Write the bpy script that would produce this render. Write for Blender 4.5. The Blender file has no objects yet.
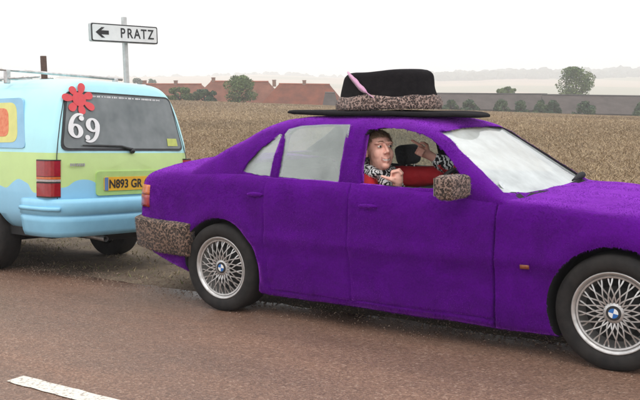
import bpy, bmesh, math, random
import numpy as np
from mathutils import Vector, Matrix, noise
random.seed(7); rng = np.random.default_rng(7)
SC = bpy.context.scene; COL = SC.collection
# ------------------------------------------------------------------ camera, world, sun, exposure
PSI, PITCH, ROLL, FOC = 0.59999, 0.106516, 0.019734, 845.01
CX, CY, CZ = 3.8887, -5.2467, 1.4032
cD = Vector((-math.sin(PSI), math.cos(PSI), 0)); cR = Vector((math.cos(PSI), math.sin(PSI), 0))
fwd = (cD * math.cos(PITCH) + Vector((0, 0, -math.sin(PITCH)))).normalized()
up0 = (cD * math.sin(PITCH) + Vector((0, 0, math.cos(PITCH)))).normalized()
# picture turned so that its right side rises: camera rolls clockwise
right = cR * math.cos(ROLL) - up0 * math.sin(ROLL); up = up0 * math.cos(ROLL) + cR * math.sin(ROLL)
cam = bpy.data.cameras.new('camera'); cam.sensor_width = 36; cam.lens = FOC * 36 / 640
cam.clip_start = 0.05; cam.clip_end = 9000
camo = bpy.data.objects.new('camera', cam); COL.objects.link(camo)
M = Matrix((right, up, -fwd)).transposed().to_4x4(); M.translation = Vector((CX, CY, CZ)); camo.matrix_world = M
SC.camera = camo
SC.view_settings.view_transform = 'Standard'; SC.view_settings.look = 'None'
SC.view_settings.exposure = 0.0; SC.view_settings.gamma = 1.0; SC.view_settings.use_curve_mapping = False
SC.cycles.use_denoising = True; SC.cycles.max_bounces = 10; SC.cycles.transparent_max_bounces = 24
SC.cycles.volume_bounces = 6; SC.cycles.caustics_reflective = False; SC.cycles.caustics_refractive = False
SUN_EL, SUN_AZ = math.radians(52), math.radians(-60)     # azimuth: direction towards the sun, from +X counter-clockwise
W = bpy.data.worlds.new('World'); SC.world = W; W.use_nodes = True
nt = W.node_tree; nt.nodes.clear()
sky = nt.nodes.new('ShaderNodeTexSky'); sky.sky_type = 'NISHITA'; sky.sun_disc = False
sky.sun_elevation = SUN_EL; sky.sun_rotation = math.pi / 2 - SUN_AZ; sky.dust_density = 6; sky.air_density = 1.0
sc_ = nt.nodes.new('ShaderNodeMix'); sc_.data_type = 'RGBA'; sc_.blend_type = 'MULTIPLY'; sc_.inputs[0].default_value = 1
sc_.inputs[7].default_value = (0.1, 0.1, 0.1, 1)
mx = nt.nodes.new('ShaderNodeMix'); mx.data_type = 'RGBA'; mx.inputs[0].default_value = 0.92
# closed layer of cloud, brightening evenly from horizon to zenith as an overcast sky does
tcw = nt.nodes.new('ShaderNodeTexCoord'); sxw = nt.nodes.new('ShaderNodeSeparateXYZ'); nt.links.new(tcw.outputs['Generated'], sxw.inputs[0])
mr = nt.nodes.new('ShaderNodeMapRange'); mr.inputs[1].default_value = 0; mr.inputs[2].default_value = 1; mr.inputs[3].default_value = 1.12; mr.inputs[4].default_value = 2.25; nt.links.new(sxw.outputs[2], mr.inputs[0])
cw = nt.nodes.new('ShaderNodeMix'); cw.data_type = 'RGBA'; cw.blend_type = 'MULTIPLY'; cw.inputs[0].default_value = 1; cw.inputs[6].default_value = (.985, .995, 1.01, 1); nt.links.new(mr.outputs[0], cw.inputs[7]); nt.links.new(cw.outputs[2], mx.inputs[7])
bg = nt.nodes.new('ShaderNodeBackground'); bg.inputs[1].default_value = 1.0
wo = nt.nodes.new('ShaderNodeOutputWorld')
nt.links.new(sky.outputs[0], sc_.inputs[6]); nt.links.new(sc_.outputs[2], mx.inputs[6])
nt.links.new(mx.outputs[2], bg.inputs[0]); nt.links.new(bg.outputs[0], wo.inputs[0])
sl = bpy.data.lights.new('sun', 'SUN'); sl.energy = 0.5; sl.angle = math.radians(35); sl.color = (1, 0.97, 0.93)
so = bpy.data.objects.new('sun', sl); COL.objects.link(so)
sd = Vector((math.cos(SUN_EL) * math.cos(SUN_AZ), math.cos(SUN_EL) * math.sin(SUN_AZ), math.sin(SUN_EL)))
so.rotation_euler = (-sd).to_track_quat('-Z', 'Y').to_euler(); so.location = (0, -10, 20)

# ------------------------------------------------------------------ helpers
def newmat(name):
    m = bpy.data.materials.new(name); m.use_nodes = True
    return m, m.node_tree, m.node_tree.nodes['Principled BSDF']
def ramp(t, stops, interp='LINEAR'):
    r = t.nodes.new('ShaderNodeValToRGB'); r.color_ramp.interpolation = interp
    e = r.color_ramp.elements
    while len(e) < len(stops): e.new(0.5)
    for i, (p, c) in enumerate(stops): e[i].position = p; e[i].color = (*c, 1) if len(c) == 3 else c
    return r
def coords(t, kind='Object'):
    return t.nodes.new('ShaderNodeTexCoord').outputs[kind]
def ntex(t, vec, scale, detail=4, rough=.6, dist=0):
    n = t.nodes.new('ShaderNodeTexNoise'); n.inputs['Scale'].default_value = scale; n.inputs['Detail'].default_value = detail
    n.inputs['Roughness'].default_value = rough; n.inputs['Distortion'].default_value = dist
    t.links.new(vec, n.inputs['Vector']); return n
def mixc(t, fac, a, b, mode='MIX'):
    m = t.nodes.new('ShaderNodeMix'); m.data_type = 'RGBA'; m.blend_type = mode
    for s, v in ((0, fac), (6, a), (7, b)):
        if isinstance(v, (int, float)): m.inputs[s].default_value = v
        elif isinstance(v, tuple): m.inputs[s].default_value = (*v, 1)
        else: t.links.new(v, m.inputs[s])
    return m.outputs[2]
def bump(t, b, h, strength, dist):
    n = t.nodes.new('ShaderNodeBump'); n.inputs['Strength'].default_value = strength; n.inputs['Distance'].default_value = dist
    t.links.new(h, n.inputs['Height']); t.links.new(n.outputs[0], b.inputs['Normal'])
def pm(name, c1, c2=None, scale=8, rough=.6, metal=0, bumps=None, detail=5, lo=.35, hi=.65, coat=0, sheen=0, r2=None, spec=None):
    """principled material whose colour drifts between c1 and c2 with noise"""
    m, t, b = newmat(name); v = coords(t)
    c2 = c2 or tuple(x * .82 for x in c1)
    n = ntex(t, v, scale, detail); r = ramp(t, [(lo, c1), (hi, c2)])
    t.links.new(n.outputs[0], r.inputs[0]); t.links.new(r.outputs[0], b.inputs['Base Color'])
    b.inputs['Roughness'].default_value = rough; b.inputs['Metallic'].default_value = metal
    b.inputs['Coat Weight'].default_value = coat; b.inputs['Sheen Weight'].default_value = sheen
    if spec is not None: b.inputs['Specular IOR Level'].default_value = spec
    if r2 is not None:
        rr = ramp(t, [(lo, (rough,) * 3), (hi, (r2,) * 3)]); t.links.new(n.outputs[0], rr.inputs[0]); t.links.new(rr.outputs[0], b.inputs['Roughness'])
    if bumps:
        bn = ntex(t, v, bumps[0], 4); bump(t, b, bn.outputs[0], bumps[1], bumps[2])
    return m
def attr_mat(name, rough=.8, sheen=0, trans=0):
    """colour from the per-blade random colour stored on the mesh"""
    m, t, b = newmat(name); a = t.nodes.new('ShaderNodeAttribute'); a.attribute_name = 'tone'
    t.links.new(a.outputs['Color'], b.inputs['Base Color']); b.inputs['Roughness'].default_value = rough
    b.inputs['Specular IOR Level'].default_value = .2; b.inputs['Sheen Weight'].default_value = sheen
    return m
def link(name, me, parent=None, mats=None, smooth=False):
    o = bpy.data.objects.new(name, me); COL.objects.link(o)
    if parent is not None: o.parent = parent
    if mats is not None:
        for m in (mats if isinstance(mats, (list, tuple)) else [mats]): me.materials.append(m)
    if smooth: me.polygons.foreach_set('use_smooth', [True] * len(me.polygons))
    return o
def pyd(name, v, f, parent=None, mats=None, smooth=False):
    me = bpy.data.meshes.new(name); me.from_pydata([tuple(p) for p in v], [], [tuple(q) for q in f]); me.update()
    return link(name, me, parent, mats, smooth)
def bmo(name, bm, parent=None, mats=None, smooth=False):
    me = bpy.data.meshes.new(name); bmesh.ops.recalc_face_normals(bm, faces=bm.faces); bm.to_mesh(me); bm.free()
    return link(name, me, parent, mats, smooth)
def empty(name, loc=(0, 0, 0), rot=(0, 0, 0)):
    o = bpy.data.objects.new(name, None); o.empty_display_size = .1; COL.objects.link(o); o.location = loc; o.rotation_euler = rot; return o
def tag(o, label=None, cat=None, group=None, kind=None):
    for k, v in (('label', label), ('category', cat), ('group', group), ('kind', kind)):
        if v: o[k] = v
    return o
def box(bm, c, s, rot=None, bev=0):
    r = bmesh.ops.create_cube(bm, size=1); vs = r['verts']
    mt = Matrix.Translation(c) @ (rot.to_4x4() if rot is not None else Matrix()) @ Matrix.Diagonal((*s, 1))
    bmesh.ops.transform(bm, matrix=mt, verts=vs)
    if bev:
        es = list({e for v in vs for e in v.link_edges})
        bmesh.ops.bevel(bm, geom=es, offset=bev, segments=3, profile=.5, affect='EDGES', clamp_overlap=True)
def tube(bm, pts, rad, seg=8, closed=False, caps=True):
    """tube along pts; rad a number or one per point"""
    pts = [Vector(p) for p in pts]; n = len(pts); rad = [rad] * n if isinstance(rad, (int, float)) else rad
    rings = []; prev = None
    for i, p in enumerate(pts):
        a = pts[(i - 1) % n] if closed or i > 0 else p; b = pts[(i + 1) % n] if closed or i < n - 1 else p
        d = (b - a).normalized()
        if prev is None:
            u = d.orthogonal().normalized()
        else:
            u = (prev - d * prev.dot(d)); u = u.normalized() if u.length > 1e-6 else d.orthogonal().normalized()
        prev = u; w = d.cross(u)
        rings.append([bm.verts.new(p + (u * math.cos(k * 2 * math.pi / seg) + w * math.sin(k * 2 * math.pi / seg)) * rad[i]) for k in range(seg)])
    m = n if closed else n - 1
    for i in range(m):
        A, B = rings[i], rings[(i + 1) % n]
        for k in range(seg): bm.faces.new((A[k], A[(k + 1) % seg], B[(k + 1) % seg], B[k]))
    if not closed and caps: bm.faces.new(rings[0][::-1]); bm.faces.new(rings[-1])
def lathe(bm, prof, seg=48, axis='Y'):
    """revolve (radius, along) pairs round the axis through the origin"""
    rings = []
    for r, h in prof:
        ring = []
        for k in range(seg):
            a = 2 * math.pi * k / seg; c, s = math.cos(a) * r, math.sin(a) * r
            ring.append(bm.verts.new((c, h, s) if axis == 'Y' else (c, s, h)))
        rings.append(ring)
    fs = []
    for i in range(len(rings) - 1):
        for k in range(seg): fs.append(bm.faces.new((rings[i][k], rings[i][(k + 1) % seg], rings[i + 1][(k + 1) % seg], rings[i + 1][k])))
    return rings, fs
def cap(bm, ring): return bm.faces.new(ring)
def prism(bm, poly, y0, y1, plane='xz'):
    """closed prism of a polygon in (x,z) along Y, or in (y,z) along X"""
    def P(p, q): return (p[0], q, p[1]) if plane == 'xz' else ((q, p[0], p[1]) if plane == 'yz' else (p[0], p[1], q))
    a = [bm.verts.new(P(p, y0)) for p in poly]; b = [bm.verts.new(P(p, y1)) for p in poly]; n = len(poly)
    bm.faces.new(a); bm.faces.new(b[::-1])
    for i in range(n): bm.faces.new((a[i], b[i], b[(i + 1) % n], a[(i + 1) % n]))
def catmull(pts, n):
    """resample a polyline smoothly, evenly by length"""
    P = np.array(pts, float); Q = np.vstack([2 * P[0] - P[1], P, 2 * P[-1] - P[-2]]); out = []
    for i in range(1, len(Q) - 2):
        for t in np.linspace(0, 1, 14, endpoint=False):
            a, b, c, d = Q[i - 1:i + 3]
            out.append(.5 * (2 * b + (c - a) * t + (2 * a - 5 * b + 4 * c - d) * t * t + (3 * b - a - 3 * c + d) * t ** 3))
    out.append(P[-1]); out = np.array(out); L = np.r_[0, np.cumsum(np.linalg.norm(np.diff(out, axis=0), axis=1))]
    s = np.linspace(0, L[-1], n); return np.stack([np.interp(s, L, out[:, k]) for k in range(P.shape[1])], 1)
def sm(x, pts):
    """smooth 1-d interpolation through (x, value) pairs"""
    xs = [p[0] for p in pts]; ys = [p[1] for p in pts]
    if x <= xs[0]: return ys[0]
    if x >= xs[-1]: return ys[-1]
    i = max(j for j in range(len(xs)) if xs[j] <= x); i = min(i, len(xs) - 2)
    def slope(j):
        if j == 0: return (ys[1] - ys[0]) / (xs[1] - xs[0])
        if j == len(xs) - 1: return (ys[-1] - ys[-2]) / (xs[-1] - xs[-2])
        a = (ys[j] - ys[j - 1]) / (xs[j] - xs[j - 1]); b = (ys[j + 1] - ys[j]) / (xs[j + 1] - xs[j])
        return 0 if a * b <= 0 else 2 * a * b / (a + b)
    h = xs[i + 1] - xs[i]; t = (x - xs[i]) / h; m0, m1 = slope(i) * h, slope(i + 1) * h
    return (2 * t ** 3 - 3 * t * t + 1) * ys[i] + (t ** 3 - 2 * t * t + t) * m0 + (-2 * t ** 3 + 3 * t * t) * ys[i + 1] + (t ** 3 - t * t) * m1
def sstep(a, b, x):
    t = min(1, max(0, (x - a) / (b - a))); return t * t * (3 - 2 * t)
def evalmesh(o):
    dg = bpy.context.evaluated_depsgraph_get(); dg.update()
    return bpy.data.meshes.new_from_object(o.evaluated_get(dg), depsgraph=dg)
def boolean(me, cutters, op='DIFFERENCE'):
    o = bpy.data.objects.new('tmp', me); COL.objects.link(o); tmp = [o]
    for bmc in cutters:
        cm = bpy.data.meshes.new('cut'); bmesh.ops.recalc_face_normals(bmc, faces=bmc.faces); bmc.to_mesh(cm); bmc.free()
        c = bpy.data.objects.new('cut', cm); COL.objects.link(c); tmp.append(c)
        md = o.modifiers.new('b', 'BOOLEAN'); md.operation = op; md.solver = 'EXACT'; md.object = c
    r = evalmesh(o)
    for c in tmp: bpy.data.objects.remove(c)
    return r
def remesh(bm, voxel, smooth=3):
    me = bpy.data.meshes.new('r'); bmesh.ops.recalc_face_normals(bm, faces=bm.faces); bm.to_mesh(me); bm.free()
    o = bpy.data.objects.new('tmp', me); COL.objects.link(o)
    md = o.modifiers.new('r', 'REMESH'); md.mode = 'VOXEL'; md.voxel_size = voxel; md.use_smooth_shade = True
    if smooth: s = o.modifiers.new('s', 'SMOOTH'); s.factor = .5; s.iterations = smooth
    r = evalmesh(o); bpy.data.objects.remove(o); return r
def ball(bm, c, r, rot=None, u=16, v=10):
    r = (r, r, r) if isinstance(r, (int, float)) else r
    g = bmesh.ops.create_uvsphere(bm, u_segments=u, v_segments=v, radius=1)
    mt = Matrix.Translation(c) @ (rot.to_4x4() if rot is not None else Matrix()) @ Matrix.Diagonal((*r, 1))
    bmesh.ops.transform(bm, matrix=mt, verts=g['verts'])
def limb(bm, pts, rads, seg=14):
    tube(bm, pts, rads, seg)
    for p, r in zip(pts, rads): ball(bm, p, r * .995, u=12, v=8)
def textmesh(s, size, bold=0.0, depth=.002, font_scale_x=1.0):
    c = bpy.data.curves.new('t', 'FONT'); c.body = s; c.size = size; c.offset = bold; c.extrude = depth; c.align_x = 'CENTER'; c.align_y = 'CENTER'
    o = bpy.data.objects.new('t', c); COL.objects.link(o); me = evalmesh(o); bpy.data.objects.remove(o)
    return me
def add_tone(me, cols):
    """per-corner colours from per-face colours (numpy n x 3)"""
    n = np.empty(len(me.polygons), dtype=np.int32); me.polygons.foreach_get('loop_total', n)
    a = me.attributes.new('tone', 'FLOAT_COLOR', 'CORNER')
    c = np.ones((len(me.loops), 4), np.float32); c[:, :3] = np.repeat(cols, n, axis=0); a.data.foreach_set('color', c.ravel())
def trimesh(name, V, cols=None):
    """mesh of loose triangles from an n x 3 x 3 array"""
    n = len(V); me = bpy.data.meshes.new(name); me.vertices.add(n * 3); me.vertices.foreach_set('co', np.ascontiguousarray(V, np.float32).ravel())
    me.loops.add(n * 3); me.loops.foreach_set('vertex_index', np.arange(n * 3, dtype=np.int32))
    me.polygons.add(n); me.polygons.foreach_set('loop_start', np.arange(0, n * 3, 3, dtype=np.int32)); me.update(calc_edges=True)
    if cols is not None: add_tone(me, cols)
    return me
def sample_surface(me, density, keep=None):
    """random points and normals on a mesh: density per square metre"""
    me.calc_loop_triangles(); nt_ = len(me.loop_triangles)
    vi = np.empty(nt_ * 3, np.int32); me.loop_triangles.foreach_get('vertices', vi); vi = vi.reshape(-1, 3)
    pi = np.empty(nt_, np.int32); me.loop_triangles.foreach_get('polygon_index', pi)
    co = np.empty(len(me.vertices) * 3, np.float32); me.vertices.foreach_get('co', co); co = co.reshape(-1, 3)
    vn = np.empty(len(me.vertices) * 3, np.float32); me.vertices.foreach_get('normal', vn); vn = vn.reshape(-1, 3)
    A, B, C_ = co[vi[:, 0]], co[vi[:, 1]], co[vi[:, 2]]
    ar = .5 * np.linalg.norm(np.cross(B - A, C_ - A), axis=1)
    if keep is not None:
        mi = np.empty(len(me.polygons), np.int32); me.polygons.foreach_get('material_index', mi); ar = ar * np.isin(mi[pi], keep)
    tot = ar.sum()
    if tot <= 0: return np.zeros((0, 3)), np.zeros((0, 3))
    n = int(tot * density); k = rng.choice(nt_, n, p=ar / tot); r1, r2 = np.sqrt(rng.random(n)), rng.random(n)
    w = np.stack([1 - r1, r1 * (1 - r2), r1 * r2], 1)
    P = (co[vi[k]] * w[:, :, None]).sum(1); N = (vn[vi[k]] * w[:, :, None]).sum(1); N /= np.linalg.norm(N, axis=1)[:, None] + 1e-9
    return P, N
def fur(me, density, length, width, comb=(0, 0, -1), lift=.55, keep=None, mat=0):
    """add short pile to a mesh: combed triangles standing on its faces"""
    P, N = sample_surface(me, density, keep); n = len(P)
    if n == 0: return
    c = np.array(comb, float)[None] + rng.normal(0, .45, (n, 3)) + .8 * np.sin(P[:, [1, 2, 0]] * np.array([17., 13., 11.]) + 3 * np.sin(P[:, [2, 0, 1]] * 7.3)); c -= N * (c * N).sum(1)[:, None]; c /= np.linalg.norm(c, axis=1)[:, None] + 1e-9
    lf = lift * rng.uniform(.5, 1.5, n)[:, None] * (1 - .5 * np.clip(N[:, 2:3], 0, 1)); d = c * (1 - lf * .5) + N * lf; d /= np.linalg.norm(d, axis=1)[:, None]
    s = np.cross(d, N); s /= np.linalg.norm(s, axis=1)[:, None] + 1e-9
    L = length * rng.uniform(.55, 1.35, n)[:, None]; w = width * rng.uniform(.7, 1.3, n)[:, None]
    b = P - N * .002; V = np.stack([b - s * w, b + s * w, b + d * L], 1)
    nv, nl, np_ = len(me.vertices), len(me.loops), len(me.polygons)
    me.vertices.add(n * 3); me.loops.add(n * 3); me.polygons.add(n)
    co = np.empty((nv + n * 3) * 3, np.float32); me.vertices.foreach_get('co', co); co[nv * 3:] = V.ravel(); me.vertices.foreach_set('co', co)
    li = np.empty(nl + n * 3, np.int32); me.loops.foreach_get('vertex_index', li); li[nl:] = nv + np.arange(n * 3); me.loops.foreach_set('vertex_index', li)
    ls = np.empty(np_ + n, np.int32); me.polygons.foreach_get('loop_start', ls); ls[np_:] = nl + 3 * np.arange(n); me.polygons.foreach_set('loop_start', ls)
    mi = np.empty(np_ + n, np.int32); me.polygons.foreach_get('material_index', mi); mi[np_:] = mat; me.polygons.foreach_set('material_index', mi)
    me.update(calc_edges=True); me.validate()
# ------------------------------------------------------------------ materials shared by several things
def leopard(name, base=(.29, .195, .155), spot=(.020, .013, .012), inner=(.13, .075, .05), scale=70):
    m, t, b = newmat(name); v = coords(t)
    n = ntex(t, v, 30, 2); vv = t.nodes.new('ShaderNodeVectorMath'); vv.operation = 'MULTIPLY_ADD'
    t.links.new(n.outputs[1], vv.inputs[0]); vv.inputs[1].default_value = (.03, .03, .03); t.links.new(v, vv.inputs[2])
    vo = t.nodes.new('ShaderNodeTexVoronoi'); vo.inputs['Scale'].default_value = scale; t.links.new(vv.outputs[0], vo.inputs['Vector'])
    r = ramp(t, [(0, inner), (.26, inner), (.32, spot), (.52, spot), (.60, base), (1, base)]); t.links.new(vo.outputs['Distance'], r.inputs[0])
    t.links.new(r.outputs[0], b.inputs['Base Color']); b.inputs['Roughness'].default_value = .9; b.inputs['Sheen Weight'].default_value = .15
    bn = ntex(t, v, 260, 3); bump(t, b, bn.outputs[0], .5, .006); return m
def furmat(name, c1, c2):
    m, t, b = newmat(name); v = coords(t)
    n = ntex(t, v, 4.5, 5, .65, .8); n2 = ntex(t, v, 90, 5, .7)
    r = ramp(t, [(.32, c2), (.68, c1)]); t.links.new(n.outputs[0], r.inputs[0])
    r2 = ramp(t, [(.3, (.72,) * 3), (.7, (1.12,) * 3)]); t.links.new(n2.outputs[0], r2.inputs[0])
    t.links.new(mixc(t, 1.0, r.outputs[0], r2.outputs[0], 'MULTIPLY'), b.inputs['Base Color'])
    b.inputs['Roughness'].default_value = .85; b.inputs['Specular IOR Level'].default_value = .05
    b.inputs['Sheen Weight'].default_value = 1.0; b.inputs['Sheen Roughness'].default_value = .42; b.inputs['Sheen Tint'].default_value = (.58, .10, 1.0, 1)
    bump(t, b, n2.outputs[0], .35, .006); return m
def glassmat(name, tint, sky_film=.15, sky_col=(.8, .84, .82), patch_scale=6):
    """clear pane with a film painted in for reflected sky, thinning out in patches"""
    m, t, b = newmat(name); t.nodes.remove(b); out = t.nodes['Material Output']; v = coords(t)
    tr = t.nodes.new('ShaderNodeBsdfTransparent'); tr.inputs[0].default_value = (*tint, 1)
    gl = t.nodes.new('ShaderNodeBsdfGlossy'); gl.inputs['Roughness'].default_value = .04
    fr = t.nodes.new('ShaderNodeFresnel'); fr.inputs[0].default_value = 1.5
    df = t.nodes.new('ShaderNodeBsdfDiffuse'); df.inputs[0].default_value = (*sky_col, 1)
    tl = t.nodes.new('ShaderNodeBsdfTranslucent'); tl.inputs[0].default_value = (*sky_col, 1)
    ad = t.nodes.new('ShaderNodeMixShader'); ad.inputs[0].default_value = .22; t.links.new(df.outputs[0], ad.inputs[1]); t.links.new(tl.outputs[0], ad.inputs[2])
    n = ntex(t, v, patch_scale, 4); r = ramp(t, [(.3, (sky_film * .6,) * 3), (.7, (min(1, sky_film * 1.4),) * 3)]); t.links.new(n.outputs[0], r.inputs[0])
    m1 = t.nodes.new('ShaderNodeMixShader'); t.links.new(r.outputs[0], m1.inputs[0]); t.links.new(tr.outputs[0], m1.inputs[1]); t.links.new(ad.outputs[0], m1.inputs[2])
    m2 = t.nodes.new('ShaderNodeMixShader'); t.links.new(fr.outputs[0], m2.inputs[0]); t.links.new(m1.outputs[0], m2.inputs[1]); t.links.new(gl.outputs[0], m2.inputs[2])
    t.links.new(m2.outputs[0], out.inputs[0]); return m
M_FUR = furmat('purple_fur', (.096, .0022, .225), (.068, .0015, .155))
M_LEO = leopard('leopard_plush')
M_INT = pm('dark_interior', (.018, .017, .018), (.03, .029, .03), 30, .85, spec=.15)
M_SEAT = pm('seat_cloth', (.035, .036, .04), (.06, .06, .065), 60, .95, bumps=(300, .3, .003))
M_TYRE = pm('tyre_rubber', (.014, .013, .013), (.028, .025, .023), 14, .85, bumps=(120, .25, .002), spec=.25)
M_ALLOY = pm('alloy_wheel', (.62, .61, .60), (.42, .40, .38), 16, .34, .85, r2=.55)
M_DARKMETAL = pm('dark_wheel_recess', (.012, .012, .012), (.02, .02, .02), 10, .8)
M_BLACKPL = pm('black_plastic', (.015, .015, .016), (.03, .03, .031), 20, .45)
M_WHITE = pm('white_paint', (.80, .80, .79), (.72, .72, .71), 10, .5)
M_BLACK = pm('black_paint', (.012, .012, .013), (.02, .02, .02), 12, .45)
M_BLUE = pm('roundel_blue', (.02, .15, .45), (.02, .12, .38), 20, .3)
# ------------------------------------------------------------------ ground: road, verge, field, hills
def ad(X, Y):
    dx, dy = X - CX, Y - CY; return dx * cR.x + dy * cR.y, dx * cD.x + dy * cD.y
def at(a, d, z=0):
    """a point a metres to the right of the camera's line of sight and d metres along it"""
    return Vector((CX + cR.x * a + cD.x * d, CY + cR.y * a + cD.y * d, z))
def ground_z(X, Y):
    a, d = ad(X, Y); ac = max(-110, min(110, a))
    z = 0.0
    if Y > -.45 and Y < 14:                          # the verge falls away from the road beside the van
        w = 1 - sstep(-1.55, -.95, X); z -= w * .055 * min(Y + .45, 1.6) * (1 - sstep(2, 14, Y))
        z -= (1 - w) * .05 * sstep(1.2, 2.5, Y) * (1 - sstep(3, 14, Y))
    t = (Y - 4) / max(25, 90 + .565 * ac); tc = min(1, max(0, t))
    edge = 1.40 + .005 * min(d, 125) - .0559 * ac
    z += tc * edge
    if d > 122: z -= min(d - 122, 260) * .022
    if d > 420:
        h = 74 * sstep(350, 1900, d) * (1 + .10 * noise.noise(Vector((a * .0016, 3.1, 0))))
        z += h - 26 * sstep(2000, 3600, d)
        z += 5 * noise.noise(Vector((a * .006, d * .006, 7))) * sstep(420, 900, d)
    return z
def grid_sheet(name, xs, ys, dz, mats, mfun=None, cut=None):
    V = [(x, y, ground_z(x, y) + dz) for y in ys for x in xs]; nx = len(xs)
    F = [(j * nx + i, j * nx + i + 1, (j + 1) * nx + i + 1, (j + 1) * nx + i) for j in range(len(ys) - 1) for i in range(nx - 1)]
    return pyd(name, V, F, None, mats, True)
def geo(a, b, n, k):                                  # n values from a to b, spacing growing by k
    s = np.cumsum(k ** np.arange(n)); s = np.r_[0, s] / s[-1]; return list(a + (b - a) * s)
# field soil, reaching to the hills: fan laid out by distance so that near ground is finer
def fieldmat():
    m, t, b = newmat('stubble_soil'); v = coords(t)
    n = ntex(t, v, .35, 6, .7); n2 = ntex(t, v, 9, 5, .7); n3 = ntex(t, v, .045, 3)
    r = ramp(t, [(.3, (.15, .098, .058)), (.55, (.225, .150, .085)), (.75, (.28, .195, .11))]); t.links.new(n2.outputs[0], r.inputs[0])
    r1 = ramp(t, [(.3, (.78, .78, .8)), (.7, (1.12, 1.1, 1.05))]); t.links.new(n.outputs[0], r1.inputs[0])
    c = mixc(t, 1.0, r.outputs[0], r1.outputs[0], 'MULTIPLY')
    r3 = ramp(t, [(.4, (.9, .93, .9)), (.62, (1.1, 1.05, 1.0))]); t.links.new(n3.outputs[0], r3.inputs[0])
    t.links.new(mixc(t, 1.0, c, r3.outputs[0], 'MULTIPLY'), b.inputs['Base Color']); b.inputs['Roughness'].default_value = .95
    bump(t, b, n2.outputs[0], .6, .08); return m
def hillmat():
    m, t, b = newmat('far_farmland'); v = coords(t)
    mp = t.nodes.new('ShaderNodeMapping'); mp.inputs['Scale'].default_value = (.0030, .0052, .0); mp.inputs['Rotation'].default_value = (0, 0, .6); t.links.new(v, mp.inputs[0])
    vo = t.nodes.new('ShaderNodeTexVoronoi'); vo.inputs['Scale'].default_value = 1; t.links.new(mp.outputs[0], vo.inputs['Vector'])
    sp = t.nodes.new('ShaderNodeSeparateColor'); t.links.new(vo.outputs['Color'], sp.inputs[0])
    r = ramp(t, [(0, (.30, .21, .14)), (.3, (.36, .27, .18)), (.55, (.22, .20, .11)), (.75, (.40, .31, .22)), (.9, (.14, .16, .08))], 'CONSTANT'); t.links.new(sp.outputs[0], r.inputs[0])
    t.links.new(r.outputs[0], b.inputs['Base Color']); b.inputs['Roughness'].default_value = 1; return m
def fan(name, dists, angs, dz, mats):
    V = []; 
    for d in dists:
        for g in angs:
            a = d * math.tan(g); p = at(a, d); V.append((p.x, p.y, ground_z(p.x, p.y) + dz))
    n = len(angs); F = [(j * n + i, j * n + i + 1, (j + 1) * n + i + 1, (j + 1) * n + i) for j in range(len(dists) - 1) for i in range(n - 1)]
    return pyd(name, V, F, None, mats, True)
M_FIELD = fieldmat(); M_HILL = hillmat()
# base sheet under everything near: coarse, lies below road, verge and field
xs = sorted(set(geo(-1.2, -160, 34, 1.13) + geo(-1.2, 60, 30, 1.10))); 
def strip(y0, y1, n, k=1.0): return geo(y0, y1, n, k)
M_ROAD = None
def roadmat():
    m, t, b = newmat('red_brown_asphalt'); v = coords(t)
    n1 = ntex(t, v, 75, 5, .8); mpr = t.nodes.new('ShaderNodeMapping'); mpr.inputs['Scale'].default_value = (.35, 1.6, 1); t.links.new(v, mpr.inputs[0]); n2 = ntex(t, mpr.outputs[0], .9, 6, .65); n3 = ntex(t, v, 22, 3)
    vo = t.nodes.new('ShaderNodeTexVoronoi'); vo.inputs['Scale'].default_value = 95; t.links.new(v, vo.inputs['Vector'])
    sp = t.nodes.new('ShaderNodeSeparateColor'); t.links.new(vo.outputs['Color'], sp.inputs[0])
    r = ramp(t, [(0, (.145, .081, .053)), (.35, (.200, .114, .076)), (.7, (.236, .136, .091)), (.93, (.285, .173, .120)), (1, (.35, .238, .175))]); t.links.new(sp.outputs[0], r.inputs[0])
    r2 = ramp(t, [(.32, (.78, .80, .84)), (.68, (1.10, 1.04, 1.0))]); t.links.new(n2.outputs[0], r2.inputs[0])
    r3 = ramp(t, [(.3, (.70,) * 3), (.7, (1.15,) * 3)]); t.links.new(n1.outputs[0], r3.inputs[0])
    c = mixc(t, 1.0, mixc(t, 1.0, r.outputs[0], r2.outputs[0], 'MULTIPLY'), r3.outputs[0], 'MULTIPLY')
    # rain still standing along the edge of the carriageway: darker and glossy, with a broken outline
    sx = t.nodes.new('ShaderNodeSeparateXYZ'); t.links.new(v, sx.inputs[0]); n4 = ntex(t, v, 1.4, 5, .6)
    q1 = t.nodes.new('ShaderNodeMath'); q1.operation = 'MULTIPLY_ADD'; t.links.new(n4.outputs[0], q1.inputs[0]); q1.inputs[1].default_value = .75; t.links.new(sx.outputs[1], q1.inputs[2])
    wet = ramp(t, [(.0, (0, 0, 0)), (.30, (1, 1, 1))]); q2 = t.nodes.new('ShaderNodeMath'); q2.operation = 'ADD'; t.links.new(q1.outputs[0], q2.inputs[0]); q2.inputs[1].default_value = .30; t.links.new(q2.outputs[0], wet.inputs[0])
    dk = mixc(t, wet.outputs[0], (1, 1, 1), (.50, .55, .62)); c = mixc(t, 1.0, c, dk, 'MULTIPLY'); t.links.new(c, b.inputs['Base Color'])
    rr = ramp(t, [(.35, (.42,) * 3), (.65, (.65,) * 3)]); t.links.new(n2.outputs[0], rr.inputs[0]); t.links.new(mixc(t, wet.outputs[0], rr.outputs[0], (.22, .22, .22)), b.inputs['Roughness'])
    bp = t.nodes.new('ShaderNodeBump'); bp.inputs['Distance'].default_value = .012; t.links.new(vo.outputs['Distance'], bp.inputs['Height'])
    ws = t.nodes.new('ShaderNodeMapRange'); t.links.new(wet.outputs[0], ws.inputs[0]); ws.inputs[3].default_value = .4; ws.inputs[4].default_value = .10; t.links.new(ws.outputs[0], bp.inputs['Strength']); t.links.new(bp.outputs[0], b.inputs['Normal']); return m
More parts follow.
